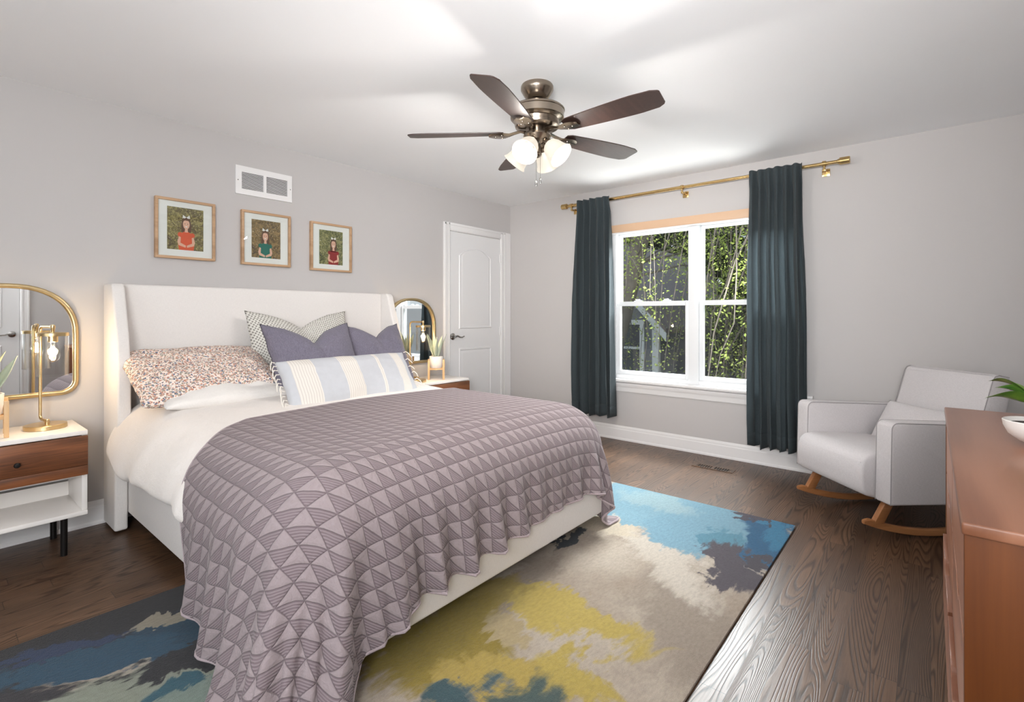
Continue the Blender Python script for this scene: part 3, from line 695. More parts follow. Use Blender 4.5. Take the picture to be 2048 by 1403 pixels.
# ------------------------------------------------------------------ cushions
def cushion(name, label, cat, mat, w, h, t, loc, tilt, rz=0, chop=0, pin=.06, flat=2.4, group=None, seed=1, n=44, wr=.006, roll=0, sag=0, seam=None, exp=.52):
    """local x width, z height, y thickness; leaned back by tilt"""
    def surf(u, v, s_):
        x = w/2*u*(1-pin*(1-v*v)); z = h/2*v*(1-pin*(1-u*u))
        th = t/2*max(0, (1-abs(u)**flat)*(1-abs(v)**flat))**exp
        if chop:
            q_ = max(0, (v+.25)/1.25); q_ = q_*q_
            z -= chop*math.exp(-(abs(u)/.34)**1.3)*q_*1.0
            th *= 1-.55*math.exp(-(u/.10)**2)*q_
            z += chop*.12*abs(u)**3*q_
        z -= sag*(1-abs(u)**2)*(-1 if False else 1)*max(0, v)
        nn = noise.noise(Vector((u*2.3+seed, v*2.3, s_*3)))+.5*noise.noise(Vector((u*5+seed, v*5, s_*2)))
        ee = max(abs(u), abs(v))
        th += wr*nn*2*(1-ee**4)
        x += wr*noise.noise(Vector((v*4, seed, u)))*(abs(u)**3); z += wr*noise.noise(Vector((u*4, seed+3, v)))*(abs(v)**3)
        return (x, -s_*th if s_ > 0 else th*.9, z)
    g = G()
    for s_ in (1, -1):
        P = []; UVs = []
        for i in range(n+1):
            u = -1+2*i/n; u = math.copysign(abs(u)**.85, u); row = []; ur = []
            for j in range(n+1):
                v = -1+2*j/n; v = math.copysign(abs(v)**.85, v); row.append(surf(u, v, s_)); ur.append((u*w/2, v*h/2))
            P.append(row); UVs.append(ur)
        g.grid(P, uv=UVs)
    o = g.build(name, mat, angle=180, merge=.0004, sub=0)
    o.location = loc; o.rotation_euler = (-tilt, roll, rz)
    tag(o, label, cat, group)
    if seam:
        pts = [surf(u, -1, 1) for u in np.linspace(-1, 1, 24)]+[surf(1, v, 1) for v in np.linspace(-1, 1, 24)[1:]]+[surf(u, 1, 1) for u in np.linspace(1, -1, 24)[1:]]+[surf(-1, v, 1) for v in np.linspace(1, -1, 24)[1:]]
        g = G(); g.tube(pts, .0022, 6, caps=False); g.build('piping', seam, o, world=False)
    return o
cushion('pillow', 'white sleeping pillow lying flat beneath the floral pillow', 'pillow', M['whitepil'], .68, .50, .14, (1.15, 3.17, .775), math.radians(80), pin=.03, seed=4, wr=.010, exp=.42, group='sleeping pillows by the left wing')
cushion('pillow', 'floral print pillow in pink and blue lying in front of the headboard', 'pillow', M['floral'], .75, .56, .17, (1.10, 3.255, .862), math.radians(65), rz=.02, pin=.02, seed=8, wr=.014, exp=.40, sag=.0, group='sleeping pillows by the left wing')
cushion('cushion', 'pale dotted woven cushion standing behind the grey-violet ones', 'cushion', M['knit'], .74, .62, .17, (1.77, 3.40, .92), math.radians(13), chop=.10, pin=.06, seed=12, wr=.005)
vi = fabric('dark_violet_cord', (64, 60, 72), 300, .1)
cushion('cushion', 'grey-violet square cushion propped between floral pillow and striped bolster', 'cushion', M['purple'], .60, .54, .19, (1.68, 3.06, .90), math.radians(30), rz=-.03, chop=.13, pin=.07, seed=21, wr=.007, seam=vi, group='grey-violet square cushions')
cushion('cushion', 'grey-violet square cushion nearest the right wing of the headboard', 'cushion', M['purple'], .52, .52, .19, (2.23, 3.15, .89), math.radians(26), rz=.05, chop=.10, pin=.07, seed=33, wr=.007, seam=vi, group='grey-violet square cushions')
lum = cushion('cushion', 'long striped blue-grey bolster cushion with cream tassels at the front of the pillows', 'cushion', M['lumbar'], .92, .34, .17, (1.77, 2.77, .795), math.radians(34), rz=.03, pin=.03, seed=41, wr=.006, exp=.45)
rg = random.Random(3)
for side, cnt in ((-1, 13), (1, 7)):
    for i in range(cnt):
        v = -.95+1.9*i/(cnt-1); z0 = .17*v; x0 = side*.458; L_ = rg.uniform(.04, .065); y0 = -.006+rg.uniform(-.008, .004)
        g = G(); g.tube([(x0, y0, z0), (x0+side*L_*.35, y0-.006, z0+rg.uniform(-.004, .006)), (x0+side*L_*.6, y0-.010, z0-L_*.35), (x0+side*L_*.68, y0-.012+rg.uniform(-.006, .006), z0-L_*.85)], [.0028, .0034, .0032, .0022], 6)
        g.build('tassel', M['cream'], lum, world=False)

# ------------------------------------------------------------------ nightstands (local coords: x 0 centre, y 0 front .. .40 back)
def make_nightstand():
    r = thing('nightstand', (0, 0, 0), world=False)
    w, d = .26, .385
    g = G(); g.box(-w, w, 0, d, .598, .620, .003); g.build('top', M['lacquer'], r, world=False)
    for s_ in (-1, 1):
        g = G(); g.box(s_*w-(.022 if s_ > 0 else 0), s_*w+(.022 if s_ < 0 else 0), .012, d, .215, .598, .002); g.build('side_panel', M['lacquer'], r, world=False)
    g = G(); g.box(-w, w, 0, d, .193, .215, .003); g.build('bottom_shelf', M['lacquer'], r, world=False)
    for a_, b_ in ((.215, .29), (.302, .384)):
        g = G(); g.box(-w+.022, w-.022, d-.03, d-.012, a_, b_); g.build('back_slat', M['lacquer'], r, world=False, smooth=False)
    g = G(); g.box(-w+.022, w-.022, .03, d-.012, .384, .400); g.build('divider', M['lacquer'], r, world=False, smooth=False)
    dr = G(); dr.box(-w+.001, w-.001, -.012, .012, .447, .594, .0025); dr.box(-w+.001, w-.001, -.013, .012, .398, .446, .0025)
    dro = dr.build('drawer', M['walnut'], r, world=False)
    g = G(); g.lathe([(0, .030), (.009, .029), (.0125, .024), (.011, .018), (.005, .012), (.005, 0), (.0, 0)], (0.0, -.012, .505), Vector((0, 0, 1)).rotation_difference(Vector((0, -1, 0))).to_matrix(), 20)
    g.build('knob', M['blackmetal'], dro, world=False)
    for sx_ in (-1, 1):
        for yy in (.045, .34):
            g = G(); g.lathe([(.014, 0), (.0145, .19), (.020, .190), (.020, .193)], (sx_*.175, yy, 0), None, 20); g.build('leg', M['blackmetal'], r, world=False)
    return r
ns = make_nightstand(); ns.location = (.309, 3.283, 0)
tag(ns, 'white nightstand with walnut drawer on the left of the bed', 'nightstand', 'matching nightstands beside the bed')
ns2 = copy_tree(ns); ns2.location = (3.05, 3.29, 0); tag(ns2, 'nightstand on the far right of the bed beside the white door', 'nightstand', 'matching nightstands beside the bed')

# ------------------------------------------------------------------ lamps
def make_lamp():
    r = thing('table_lamp', (0, 0, 0), world=False)
    g = G(); g.lathe([(.082, 0), (.085, .002), (.085, .020), (.082, .023), (0, .023)], (0, 0, 0), None, 48); g.build('base', M['brass'], r, world=False)
    px, py = -.012, .070; sx_, sy_ = .018, -.070
    dn = Vector((sx_-px, sy_-py, 0)).normalized()
    pts = [(0, 0, .040)]; pts.append((px*.55, py*.55, .040))
    for i in range(6):
        a = i/5*PI/2; rr_ = .02; base = Vector((px, py, 0)) + dn*rr_
        pts.append((base.x-dn.x*rr_*math.sin(a), base.y-dn.y*rr_*math.sin(a), .060-.02*math.cos(a)))
    topz = .522
    for i in range(7):
        a = i/6*PI/2; rr_ = .025; base = Vector((px, py, 0))+dn*rr_
        pts.append((base.x-dn.x*rr_*math.cos(a), base.y-dn.y*rr_*math.cos(a), topz-rr_+rr_*math.sin(a)))
    pts.append((sx_, sy_, topz))
    g = G(); g.tube(pts, .0068, 14)
    g.lathe([(.010, .020), (.010, .046), (.008, .048), (0, .048)], (0.004, -.016, 0), None, 20)
    g.build('arm', M['brass'], r, world=False)
    g = G(); g.lathe([(0, topz+.012), (.009, topz+.010), (.011, topz), (.009, topz-.010), (.007, topz-.026), (.024, topz-.027), (.024, topz-.030), (0.0, topz-.030)], (sx_, sy_, 0), None, 24); g.build('swivel', M['brass'], r, world=False)
    g = G(); g.lathe([(0, topz-.028), (.060, topz-.028), (.0635, topz-.031), (.0635, topz-.046), (.0605, topz-.046), (.0605, topz-.032), (0, topz-.032)], (sx_, sy_, 0), None, 40); g.lathe([(.021, topz-.030), (.021, topz-.075), (.018, topz-.077), (.0, topz-.077)], (sx_, sy_, 0), None, 24)
    g.build('shade_cap', M['brass'], r, world=False)
    g = G(); g.lathe([(.060, topz-.040), (.060, topz-.248), (.0625, topz-.248), (.0625, topz-.040)], (sx_, sy_, 0), None, 48, cap=False); g.build('glass_shade', M['lampglass'], r, world=False)
    g = G(); g.lathe([(.012, topz-.074), (.013, topz-.085), (.024, topz-.115), (.030, topz-.142), (.026, topz-.163), (.014, topz-.176), (0, topz-.180)], (sx_, sy_, 0), None, 32); b = g.build('bulb', M['lampglass'], r, world=False)
    g = G(); pts = []
    for i in range(12):
        a = i*PI/6; up = i % 2; pts.append((sx_+(.006+.005*up)*math.cos(a), sy_+(.006+.005*up)*math.sin(a), topz-.10-.055*up))
    g.tube(pts, .0012, 6)
    g.build('filament', M['filament'], b, world=False)
    return r
lampL = make_lamp(); lampL.location = (.437, 3.495, .620); tag(lampL, 'brass table lamp with clear glass shade on the left nightstand', 'table lamp', 'pair of brass bedside lamps')
lampR = copy_tree(lampL); lampR.location = (2.805, 3.43, .620); tag(lampR, 'brass table lamp with clear glass shade on the far right nightstand', 'table lamp', 'pair of brass bedside lamps')
for L_ in (lampL, lampR):
    p_ = L_.location; light('bedside_bulb', 'POINT', (p_.x+.018, p_.y-.070, p_.z+.39), 3.2, (1, .74, .46), shadow_soft_size=.022)

# ------------------------------------------------------------------ plants in stands
def leaf_mesh(g, base, d, L_, wmax, curve=.2, fold=.25, n=10, tw=0, mi=0):
    d = Vector(d).normalized(); up = Vector((0, 0, 1)); side = d.cross(up)
    side = side.normalized() if side.length > .05 else Vector((1, 0, 0)); side = Matrix.Rotation(tw, 3, d) @ side
    nrm = side.cross(d); P = []
    for i in range(n+1):
        t = i/n; c = Vector(base)+d*L_*t+(up*-1 if curve > 0 else up)*abs(curve)*L_*t*t
        w = wmax*(math.sin(PI*min(1, t*.92+.08))**.75)*(1-t**6) if i < n else 0.0004
        P.append([c-side*w+nrm*w*fold, c-side*w*.5+nrm*w*fold*.35, c, c+side*w*.5+nrm*w*fold*.35, c+side*w+nrm*w*fold])
    g.grid(P, mi)
def make_stand_plant(seed):
    rg = random.Random(seed); r = thing('potted_plant', (0, 0, 0), world=False)


    g = G(); s_ = .066
    for a in (-1, 1):
        for b in (-1, 1): g.box(a*s_-.009, a*s_+.009, b*s_-.009, b*s_+.009, 0, .175, .002)
    g.box(-s_, s_, -.008, .008, .085, .100, .002); g.box(-.008, .008, -s_, s_, .085, .100, .002)
    for a in (-1, 1): g.box(-s_, s_, a*s_-.004, a*s_+.004, .088, .098, .001); g.box(a*s_-.004, a*s_+.004, -s_, s_, .088, .098, .001)
    g.build('wooden_stand', M['lightwood'], r, world=False)
    g = G(); g.lathe([(0, .100), (.044, .100), (.050, .106), (.058, .150), (.061, .205), (.058, .207), (.054, .205), (.054, .190), (0, .190)], (0, 0, 0), None, 40); pt = g.build('pot', M['ceramic'], r, world=False)
    g = G(); g.lathe([(0, .192), (.054, .191)], (0, 0, 0), None, 24); g.build('soil', M['soil'], pt, world=False)
    for i in range(9):
        a = i*2*PI/9+rg.uniform(-.3, .3); tl = rg.uniform(.12, .55); L_ = rg.uniform(.15, .25)
        g = G(); leaf_mesh(g, (.012*math.cos(a), .012*math.sin(a), .188), (math.cos(a)*tl, math.sin(a)*tl, 1), L_, rg.uniform(.017, .024), -.05, .3, 10, rg.uniform(-1, 1))
        g.build('leaf', M['snake'], r, world=False, angle=180, solid=.003)
    return r
pR = make_stand_plant(4); pR.location = (3.06, 3.46, .620); tag(pR, 'sage green plant in a white pot on wooden stand beside the door', 'plant', 'potted plants in wooden stands')
pL = copy_tree(pR); pL.location = (.222, 3.44, .620); pL.rotation_euler = (0, 0, 1.51); tag(pL, 'sage green potted plant at the left frame edge beneath the mirror', 'plant', 'potted plants in wooden stands')
pR.rotation_euler = (0, 0, -.72)

# ------------------------------------------------------------------ mirrors
def arch_outline(hw, z0, zs, z1, rb, n=26):
    pts = []
    for i in range(9): a = PI+i/8*PI/2; pts.append((-hw+rb+rb*math.cos(a), z0+rb+rb*math.sin(a)))
    for i in range(9): a = -PI/2+i/8*PI/2; pts.append((hw-rb+rb*math.cos(a), z0+rb+rb*math.sin(a)))
    for i in range(n+1):
        a = i/n*PI; c_, s_ = math.cos(a), math.sin(a); e = .86
        pts.append((hw*math.copysign(abs(c_)**e, c_), zs+(z1-zs)*abs(s_)**e))
    return pts
def make_mirror():
    r = thing('wall_mirror', (0, 0, 0), world=False)
    A = lambda o_: arch_outline(.283-o_, .0+o_, .33, .605-o_, .075-o_*.8)
    prof = [(0, 0), (0, -.026), (.004, -.030), (.018, -.030), (.022, -.027), (.024, -.008), (.024, 0)]
    rows = [[(p[0], y, p[1]) for p in A(o_)] for o_, y in prof]; n = len(rows[0])
    g = G(); g.grid([[rows[j][i] for j in range(len(rows))] for i in range(n)], closed_u=True); g.build('frame', M['brass'], r, world=False, angle=50)
    g = G(); a = A(.0235); g.raw([(p[0], -.008, p[1]) for p in a], [tuple(range(len(a)))]); g.build('mirror_glass', M['mirror'], r, world=False, smooth=False, recalc=False)
    return r
m1 = make_mirror(); m1.location = (.313, YA, .762); tag(m1, 'brass framed arched mirror above the left nightstand', 'mirror', 'pair of arched wall mirrors')
m2 = copy_tree(m1); m2.location = (2.957, YA, .752); tag(m2, 'arched brass mirror on the right between bed and door', 'mirror', 'pair of arched wall mirrors')

# ------------------------------------------------------------------ framed photographs
def picture(x0, x1, z0, z1, pw, ph, oz, label, dress, hair, scn, pose):
    r = thing('picture_frame', ((x0+x1)/2, YA, z0), label, 'picture frame', 'framed photographs over the bed')
    cx, cz = (x0+x1)/2, (z0+z1)/2+oz; y = YA; f = .016; d = .030
    g = G()
    for A in ((x0, x1, z0, z0+f), (x0, x1, z1-f, z1), (x0, x0+f, z0+f, z1-f), (x1-f, x1, z0+f, z1-f)): g.box(A[0], A[1], y-d, y, A[2], A[3], .0012)
    g.build('frame', M['oakframe'], r)
    g = G(); yy = y-.012; a0, a1, b0, b1 = cx-pw/2, cx+pw/2, cz-ph/2, cz+ph/2
    for A in ((x0+f, x1-f, z0+f, b0), (x0+f, x1-f, b1, z1-f), (x0+f, a0, b0, b1), (a1, x1-f, b0, b1)): g.box(A[0], A[1], yy-.002, yy, A[2], A[3])
    g.build('mat_board', M['matboard'], r, smooth=False)
    g = G(); g.box(a0-.004, a1+.004, yy+.0005, yy+.0015, b0-.004, b1+.004, mi=0)
    # flat printed figure
    lay = [0]
    def shp(pts, mi):
        lay[0] += 1; yl = yy+.0003-.00005*lay[0]
        g.raw([(cx+p[0]*pw, yl, cz+p[1]*ph) for p in pts], [tuple(range(len(pts)))], mi)
    def ell(x, z, rx, rz, mi, n=18): shp([(x+rx*math.cos(2*PI*i/n), z+rz*math.sin(2*PI*i/n)) for i in range(n)], mi)
    ox, hz = pose
    ell(ox, hz-.03, .125, .17, 3)
    shp([(ox-.13, hz), (ox+.13, hz), (ox+.14, hz-.22), (ox+.09, hz-.24), (ox-.09, hz-.24), (ox-.14, hz-.22)], 3)
    shp([(ox-.2, -.5), (ox-.235, -.32), (ox-.13, -.10), (ox-.15, hz-.27), (ox-.06, hz-.22), (ox+.06, hz-.22), (ox+.15, hz-.27), (ox+.13, -.10), (ox+.235, -.32), (ox+.2, -.5)], 1)
    ell(ox-.17, hz-.30, .065, .06, 1); ell(ox+.17, hz-.30, .065, .06, 1)
    for s_ in (-1, 1): shp([(ox+s_*.20, hz-.34), (ox+s_*.245, hz-.47), (ox+s_*.21, hz-.55), (ox+s_*.02, hz-.60), (ox+s_*.01, hz-.55), (ox+s_*.16, hz-.49), (ox+s_*.15, hz-.36)], 2)
    shp([(ox-.035, hz-.14), (ox+.035, hz-.14), (ox+.045, hz-.235), (ox-.045, hz-.235)], 2)
    ell(ox, hz-.045, .092, .118, 2)
    shp([(ox-.095, hz+.02), (ox-.06, hz+.095), (ox+.06, hz+.095), (ox+.095, hz+.02), (ox+.05, hz+.045), (ox-.03, hz+.05)], 3)
    for s_ in (-1, 1): ell(ox+s_*.038, hz-.035, .014, .009, 3, 8)
    shp([(ox-.038, hz-.09), (ox+.038, hz-.09), (ox+.02, hz-.112), (ox-.02, hz-.112)], 4)
    for s_ in (-1, 1): shp([(ox, hz+.125), (ox+s_*.09, hz+.175), (ox+s_*.105, hz+.10), (ox+s_*.04, hz+.095)], 4)
    g.build('photo_print', [scn, dress, M['skin'], hair, M['matboard']], r, smooth=False, recalc=False)
    g = G(); g.box(x0+f, x1-f, y-.020, y-.018, z0+f, z1-f); g.build('glass', M['glass'], r, smooth=False)
M['matboard'] = plain('white_mat_board', (226, 224, 222), .7, var=.01)
M['skin'] = plain('printed_skin', (216, 170, 148), .6)
hair = plain('printed_hair', (92, 62, 46), .6, var=.2, scale=60)
def meadow(nm, a, b, c_, d_):
    k = N(nm); t1 = k.noise(k.co(), 42, 5, .7, 1).outputs[0]; z = k.sep(k.co())[2]
    v = k.n('TexVoronoi', inp={'Vector': k.co(), 'Scale': 110.0}).outputs['Distance']
    cc = k.ramp(t1, [(.36, lin(a)), (.5, lin(b)), (.62, lin(c_))]); t2 = k.noise(k.co(), 9, 2).outputs[0]
    cc = k.mix(k.math('MULTIPLY', k.ramp(v, [(.10, (1, 1, 1)), (.26, (0, 0, 0))]), k.ramp(t2, [(.40, (0, 0, 0)), (.55, (1, 1, 1))])), cc, lin(d_))
    k.p(color=cc, rough=.5); return k.m
picture(.956, 1.294, 1.560, 1.940, .205, .270, .004, 'framed photo of a person in an orange dress, leftmost and nearest', plain('orange_print', (206, 84, 48), .6, var=.12, scale=50), hair, meadow('meadow_print', (74, 58, 38), (112, 100, 56), (160, 148, 92), (226, 208, 178)), (.02, .16))
picture(1.462, 1.808, 1.556, 1.937, .205, .270, 0.0, 'framed photo of a person in a teal green dress, middle one', plain('teal_print', (24, 104, 92), .6, var=.12, scale=50), hair, meadow('autumn_print', (66, 50, 34), (118, 96, 58), (150, 120, 76), (222, 204, 176)), (-.03, .12))
picture(1.968, 2.322, 1.550, 1.929, .205, .270, 0.0, 'framed photo of a person in a dark red dress, nearest the door', plain('dark_red_print', (140, 30, 32), .6, var=.15, scale=50), hair, meadow('daisy_print', (52, 56, 30), (110, 110, 66), (158, 150, 104), (232, 226, 204)), (.1, .15))
# ------------------------------------------------------------------ ceiling fan
FX, FY = 2.163, 1.632
fan = thing('ceiling_fan', (FX, FY, 2.44), 'five blade ceiling fan with dark wood blades and lit frosted shades', 'ceiling fan')
g = G(); g.lathe([(.084, 2.44), (.088, 2.432), (.088, 2.415), (.084, 2.408), (.080, 2.400), (.066, 2.378), (.052, 2.364), (.044, 2.360), (0, 2.360)], (FX, FY, 0), None, 48); g.build('canopy', M['nickel'], fan)
g = G(); g.lathe([(.030, 2.375), (.034, 2.36), (.030, 2.345), (.018, 2.34), (.018, 2.32)], (FX, FY, 0), None, 32); g.build('ball_joint', M['dark'], fan)
g = G(); g.lathe([(0, 2.335), (.05, 2.336), (.11, 2.328), (.140, 2.315), (.149, 2.306), (.149, 2.300), (.146, 2.297), (.144, 2.262), (.132, 2.250), (.120, 2.246), (.116, 2.232), (.122, 2.228), (.118, 2.215), (.100, 2.205), (.06, 2.203), (0, 2.203)], (FX, FY, 0), None, 64)
g.lathe([(.128, 2.240), (.160, 2.222), (.164, 2.205), (.150, 2.188), (.120, 2.180), (.06, 2.178), (.06, 2.20)], (FX, FY, 0), None, 64) if False else None
g.build('motor_housing', M['nickel'], fan)
g = G(); g.lathe([(.045, 2.205), (.045, 2.185), (.072, 2.178), (.075, 2.165), (.066, 2.150), (.060, 2.140), (.030, 2.132), (.020, 2.125), (.018, 2.08), (.026, 2.072), (.022, 2.06), (.010, 2.052), (0, 2.050)], (FX, FY, 0), None, 48); g.build('switch_housing', M['nickel'], fan)
for b_ in range(5):
    az = math.radians(54+72*b_); R0 = Matrix.Translation((FX, FY, 2.182)) @ Matrix.Rotation(az, 4, 'Z')
    # blade iron
    g = G(); g.M = R0
    secs = [(.060, .012, .010, .004), (.09, .013, .014, .004), (.12, .016, .006, .004), (.15, .026, -.004, .004), (.175, .042, -.007, .0035), (.21, .048, -.007, .0035), (.240, .040, -.007, .003), (.262, .020, -.007, .003)]
    P = []
    for x, hw, z, th in secs: P.append([(x, -hw, z-th*.2), (x, -hw*.5, z-th*1.6), (x, 0, z-th*2.4), (x, hw*.5, z-th*1.6), (x, hw, z-th*.2), (x, hw*.6, z+th), (x, -hw*.6, z+th), (x, -hw, z-th*.2)])
    g.grid(P); n_ = len(P[0]); g.raw(P[0], [tuple(range(n_-1))]); g.raw(P[-1], [tuple(range(n_-1))])
    iron = g.build('blade_arm', M['nickel'], fan, merge=.0003)
    g = G(); g.M = R0 @ Matrix.Rotation(math.radians(-12), 4, 'X')
    out = []; n1 = 14
    def hw(x): t = (x-.17)/(.71-.17); return .050+.024*math.sin(min(1, t*1.15)*PI/2) - .010*max(0, t-.75)/.25
    xs = [.17+(.690-.17)*i/n1 for i in range(n1+1)]
    lo = [(x, -hw(x)) for x in xs]; hi = [(x, hw(x)) for x in reversed(xs)]
    lo[0] = (.18, -.040); hi[-1] = (.18, .040); tip = [(.704, -.054), (.710, -.046), (.702, .040), (.694, .052)]
    pts = lo[:-1]+[(.672, -hw(.66))]+tip+[(.665, hw(.66))]+hi[1:]
    g.prism([(p[0], p[1]) for p in pts], .000, .006, 'xy', .0012, 1); g.build('blade', M['blade'], fan, angle=30)
    for (x, y) in ((.19, -.02), (.19, .02), (.225, 0)):
        g = G(); g.M = R0; g.lathe([(0, -.0175), (.004, -.017), (.005, -.014), (.005, -.010)], (x, y, 0), None, 10); g.build('screw', M['nickel'], iron)
camaz = math.atan2(-FW.y, -FW.x)
for i, da in enumerate((60, -30, 150, -120)):
    az = camaz+math.radians(da); dh = Vector((math.cos(az), math.sin(az), 0)); ax = (dh*.72+Vector((0, 0, -.69))).normalized()
    b0 = Vector((FX, FY, 2.128))+dh*.052; R_ = Vector((0, 0, 1)).rotation_difference(ax).to_matrix()
    g = G(); g.tube([Vector((FX, FY, 2.150))+dh*.03, b0-ax*.008, b0+ax*.012], [.011, .011, .012], 12)
    g.lathe([(.013, .0), (.026, .006), (.030, .022), (.030, .032), (0, .032)], b0, R_, 28); g.build('lamp_holder', M['nickel'], fan)
    g = G(); g.lathe([(.028, .022), (.042, .034), (.052, .058), (.056, .085), (.062, .112), (.070, .124), (.068, .126), (.059, .114), (.053, .086), (.049, .058), (.039, .036), (.026, .025)], b0, R_, 40, cap=False); sh = g.build('lamp_shade', M['shade'], fan)
    g = G(); g.lathe([(0, .030), (.013, .034), (.018, .055), (.027, .072), (.029, .085), (.022, .102), (0, .110)], b0, R_, 24); g.build('bulb', M['bulb'], sh)
    pl = b0+ax*.114
    light('fan_bulb', 'POINT', pl, 12, (1, .945, .89), shadow_soft_size=.028)
for (dx, dz, L_, mt) in ((-.006, 2.05, .125, 'nickel'), (.016, 2.05, .112, 'nickel')):
    p0 = Vector((FX, FY, 0))+RT*dx-FW*.02; g = G(); g.tube([(p0.x, p0.y, dz+.02), (p0.x, p0.y, dz-L_)], .0011, 6)
    g.lathe([(0, dz-L_-.034), (.0045, dz-L_-.032), (.006, dz-L_-.02), (.005, dz-L_-.004), (.002, dz-L_)], (p0.x, p0.y, 0), None, 12); g.build('pull_chain', M['chrome'], fan)

# ------------------------------------------------------------------ rocking chair (local: x back, y width, z up)
th = math.radians(-50.1+5); cth, sth = math.cos(math.radians(5)), math.sin(math.radians(5))
O_ = RT*1.964+FW*2.600
ch = thing('rocking_chair', (O_.x, O_.y, 0), 'pale grey upholstered rocking armchair by the window wall', 'rocking chair', world=False, rz=th)
pipe = fabric('grey_seam_cord', (150, 146, 147), 400, .1)
def arm_outline(x0, x1, zb0, zb1, zt0, zt1, rt=.035): 
    pts = [(x0+.012, zb0), (x1, zb1), (x1, zt1)]
    for i in range(6): a = PI/2+i/5*PI/2; pts.append((x0+.02+rt+rt*math.cos(a), zt0-rt+rt*math.sin(a)))
    return pts
for nm, y0, y1 in (('armrest', 0, .105), ('armrest', .645, .75)):
    g = G(); pts = arm_outline(-.01, .68, .208, .195, .640, .612); g.prism(pts, y0, y1, 'xz', .014, 3); a_ = g.build(nm, M['chair'], ch, world=False)
    for yy in (y0+.004, y1-.004):
        g = G(); cx, cz = .33, .42; q_ = [((p[0]), yy, p[1]) for p in pts]; q_ = [(p[0]+(cx-p[0])*.01, p[1], p[2]+(cz-p[2])*.012) for p in q_]
        g.tube(q_[1:] + [q_[0]], .0026, 6, caps=False); g.build('piping', pipe, a_, world=False)
# seat: rounded block profile swept across the width
sp = [(.03, .205), (-.045, .225), (-.062, .25), (-.072, .33), (-.068, .385), (-.055, .420), (-.025, .444), (.03, .454), (.20, .448), (.62, .410), (.62, .24), (.2, .205)]
g = G(); g.prism(sp, .108, .642, 'xz', .020, 3); g.build('seat', M['chair'], ch, world=False, angle=60)
# back
bp = [(.53, .36), (.685, .845), (.70, .866), (.725, .874), (.785, .860), (.805, .842), (.81, .82), (.70, .30), (.60, .25)]
g = G(); g.prism(bp, .085, .650, 'xz', .022, 3); bk = g.build('backrest', M['chair'], ch, world=False, angle=60)
for yy in (.089, .646):
    g = G(); g.tube([(.545, yy, .40), (.686, yy, .842), (.701, yy, .863), (.725, yy, .870), (.785, yy, .857)], .0026, 6); g.build('piping', pipe, bk, world=False)
for y in (.09, .625):
    g = G(); P = []
    def rz_(x): return .006+(x-.36)**2*.42
    n_ = 26; xs = [-.075+(.78+.075)*i/n_ for i in range(n_+1)]
    for i, x in enumerate(xs):
        z = rz_(x); hh = .038 if 0 < i < n_ else .022; w = .0145 if 0 < i < n_ else .010
        P.append([(x, y-w, z+.004), (x, y-w+.004, z), (x, y+w-.004, z), (x, y+w, z+.004), (x, y+w, z+hh-.006), (x, y+w-.006, z+hh), (x, y-w+.006, z+hh), (x, y-w, z+hh-.006), (x, y-w, z+.004)])
    g.grid(P); g.raw(P[0][:-1], [tuple(range(8))]); g.raw(P[-1][:-1], [tuple(range(8))]); g.build('rocker', M['beech'], ch, world=False, merge=.0003)
    for xa, xb in ((.0, .085), (.62, .56)):
        g = G(); zt = .235; za = rz_(xa)+.028
        g.prism([(xa-.024, za), (xa+.034, za), (xb+.032, zt), (xb-.022, zt)], y-.016, y+.016, 'xz', .004, 2); g.build('leg', M['beech'], ch, world=False)
for a_ in (.06, .54):
    g = G(); g.box(a_, a_+.04, .09, .63, .19, .212, .003); g.build('cross_rail', M['beech'], ch, world=False)
chp = cushion('cushion', 'small grey lumbar cushion lying on the seat of the rocking chair', 'cushion', M['chair'], .46, .27, .13, (0, 0, 0), 0, pin=.05, seed=55, wr=.004, n=32)
chp.matrix_world = Matrix.Translation((O_.x, O_.y, 0)) @ Matrix.Rotation(th, 4, 'Z') @ Matrix.Translation((.475, .375, .535)) @ Matrix.Rotation(math.radians(30), 4, 'Y') @ Matrix.Rotation(-PI/2, 4, 'Z')

# ------------------------------------------------------------------ dresser
DX0, DX1, DY1, DY0, DZ = 1.150, 2.543, -.040, -.530, .850
ds = thing('dresser', ((DX0+DX1)/2, -.285, 0), 'warm brown pine dresser in the right foreground', 'dresser')
g = G(); g.box(DX0, DX1, DY0, DY1, DZ-.022, DZ, .004, 3); g.build('top', M['dresser_top'], ds)
for x0, x1 in ((DX0+.006, DX0+.028), (DX1-.028, DX1-.006)):
    g = G(); g.box(x0, x1, DY0+.005, DY1-.004, .12, DZ-.022, .002); g.build('side_panel', M['dresser'], ds)
g = G(); g.box(DX0+.028, DX1-.028, DY0+.012, DY0+.02, .12, DZ-.022); g.build('back_panel', M['dresser'], ds, smooth=False)
g = G(); g.box(DX0+.028, DX1-.028, DY0+.02, DY1-.03, .13, .15); g.box(DX0+.028, DX1-.028, DY1-.05, DY1-.012, .12, .14); 
g.box((DX0+DX1)/2-.01, (DX0+DX1)/2+.01, DY0+.02, DY1-.020, .15, DZ-.022); g.build('carcass', M['dresser'], ds, smooth=False)
cols_ = [(DX0+.032, (DX0+DX1)/2-.012), ((DX0+DX1)/2+.012, DX1-.032)]
rows_ = [(.612, .822), (.382, .604), (.152, .374)]
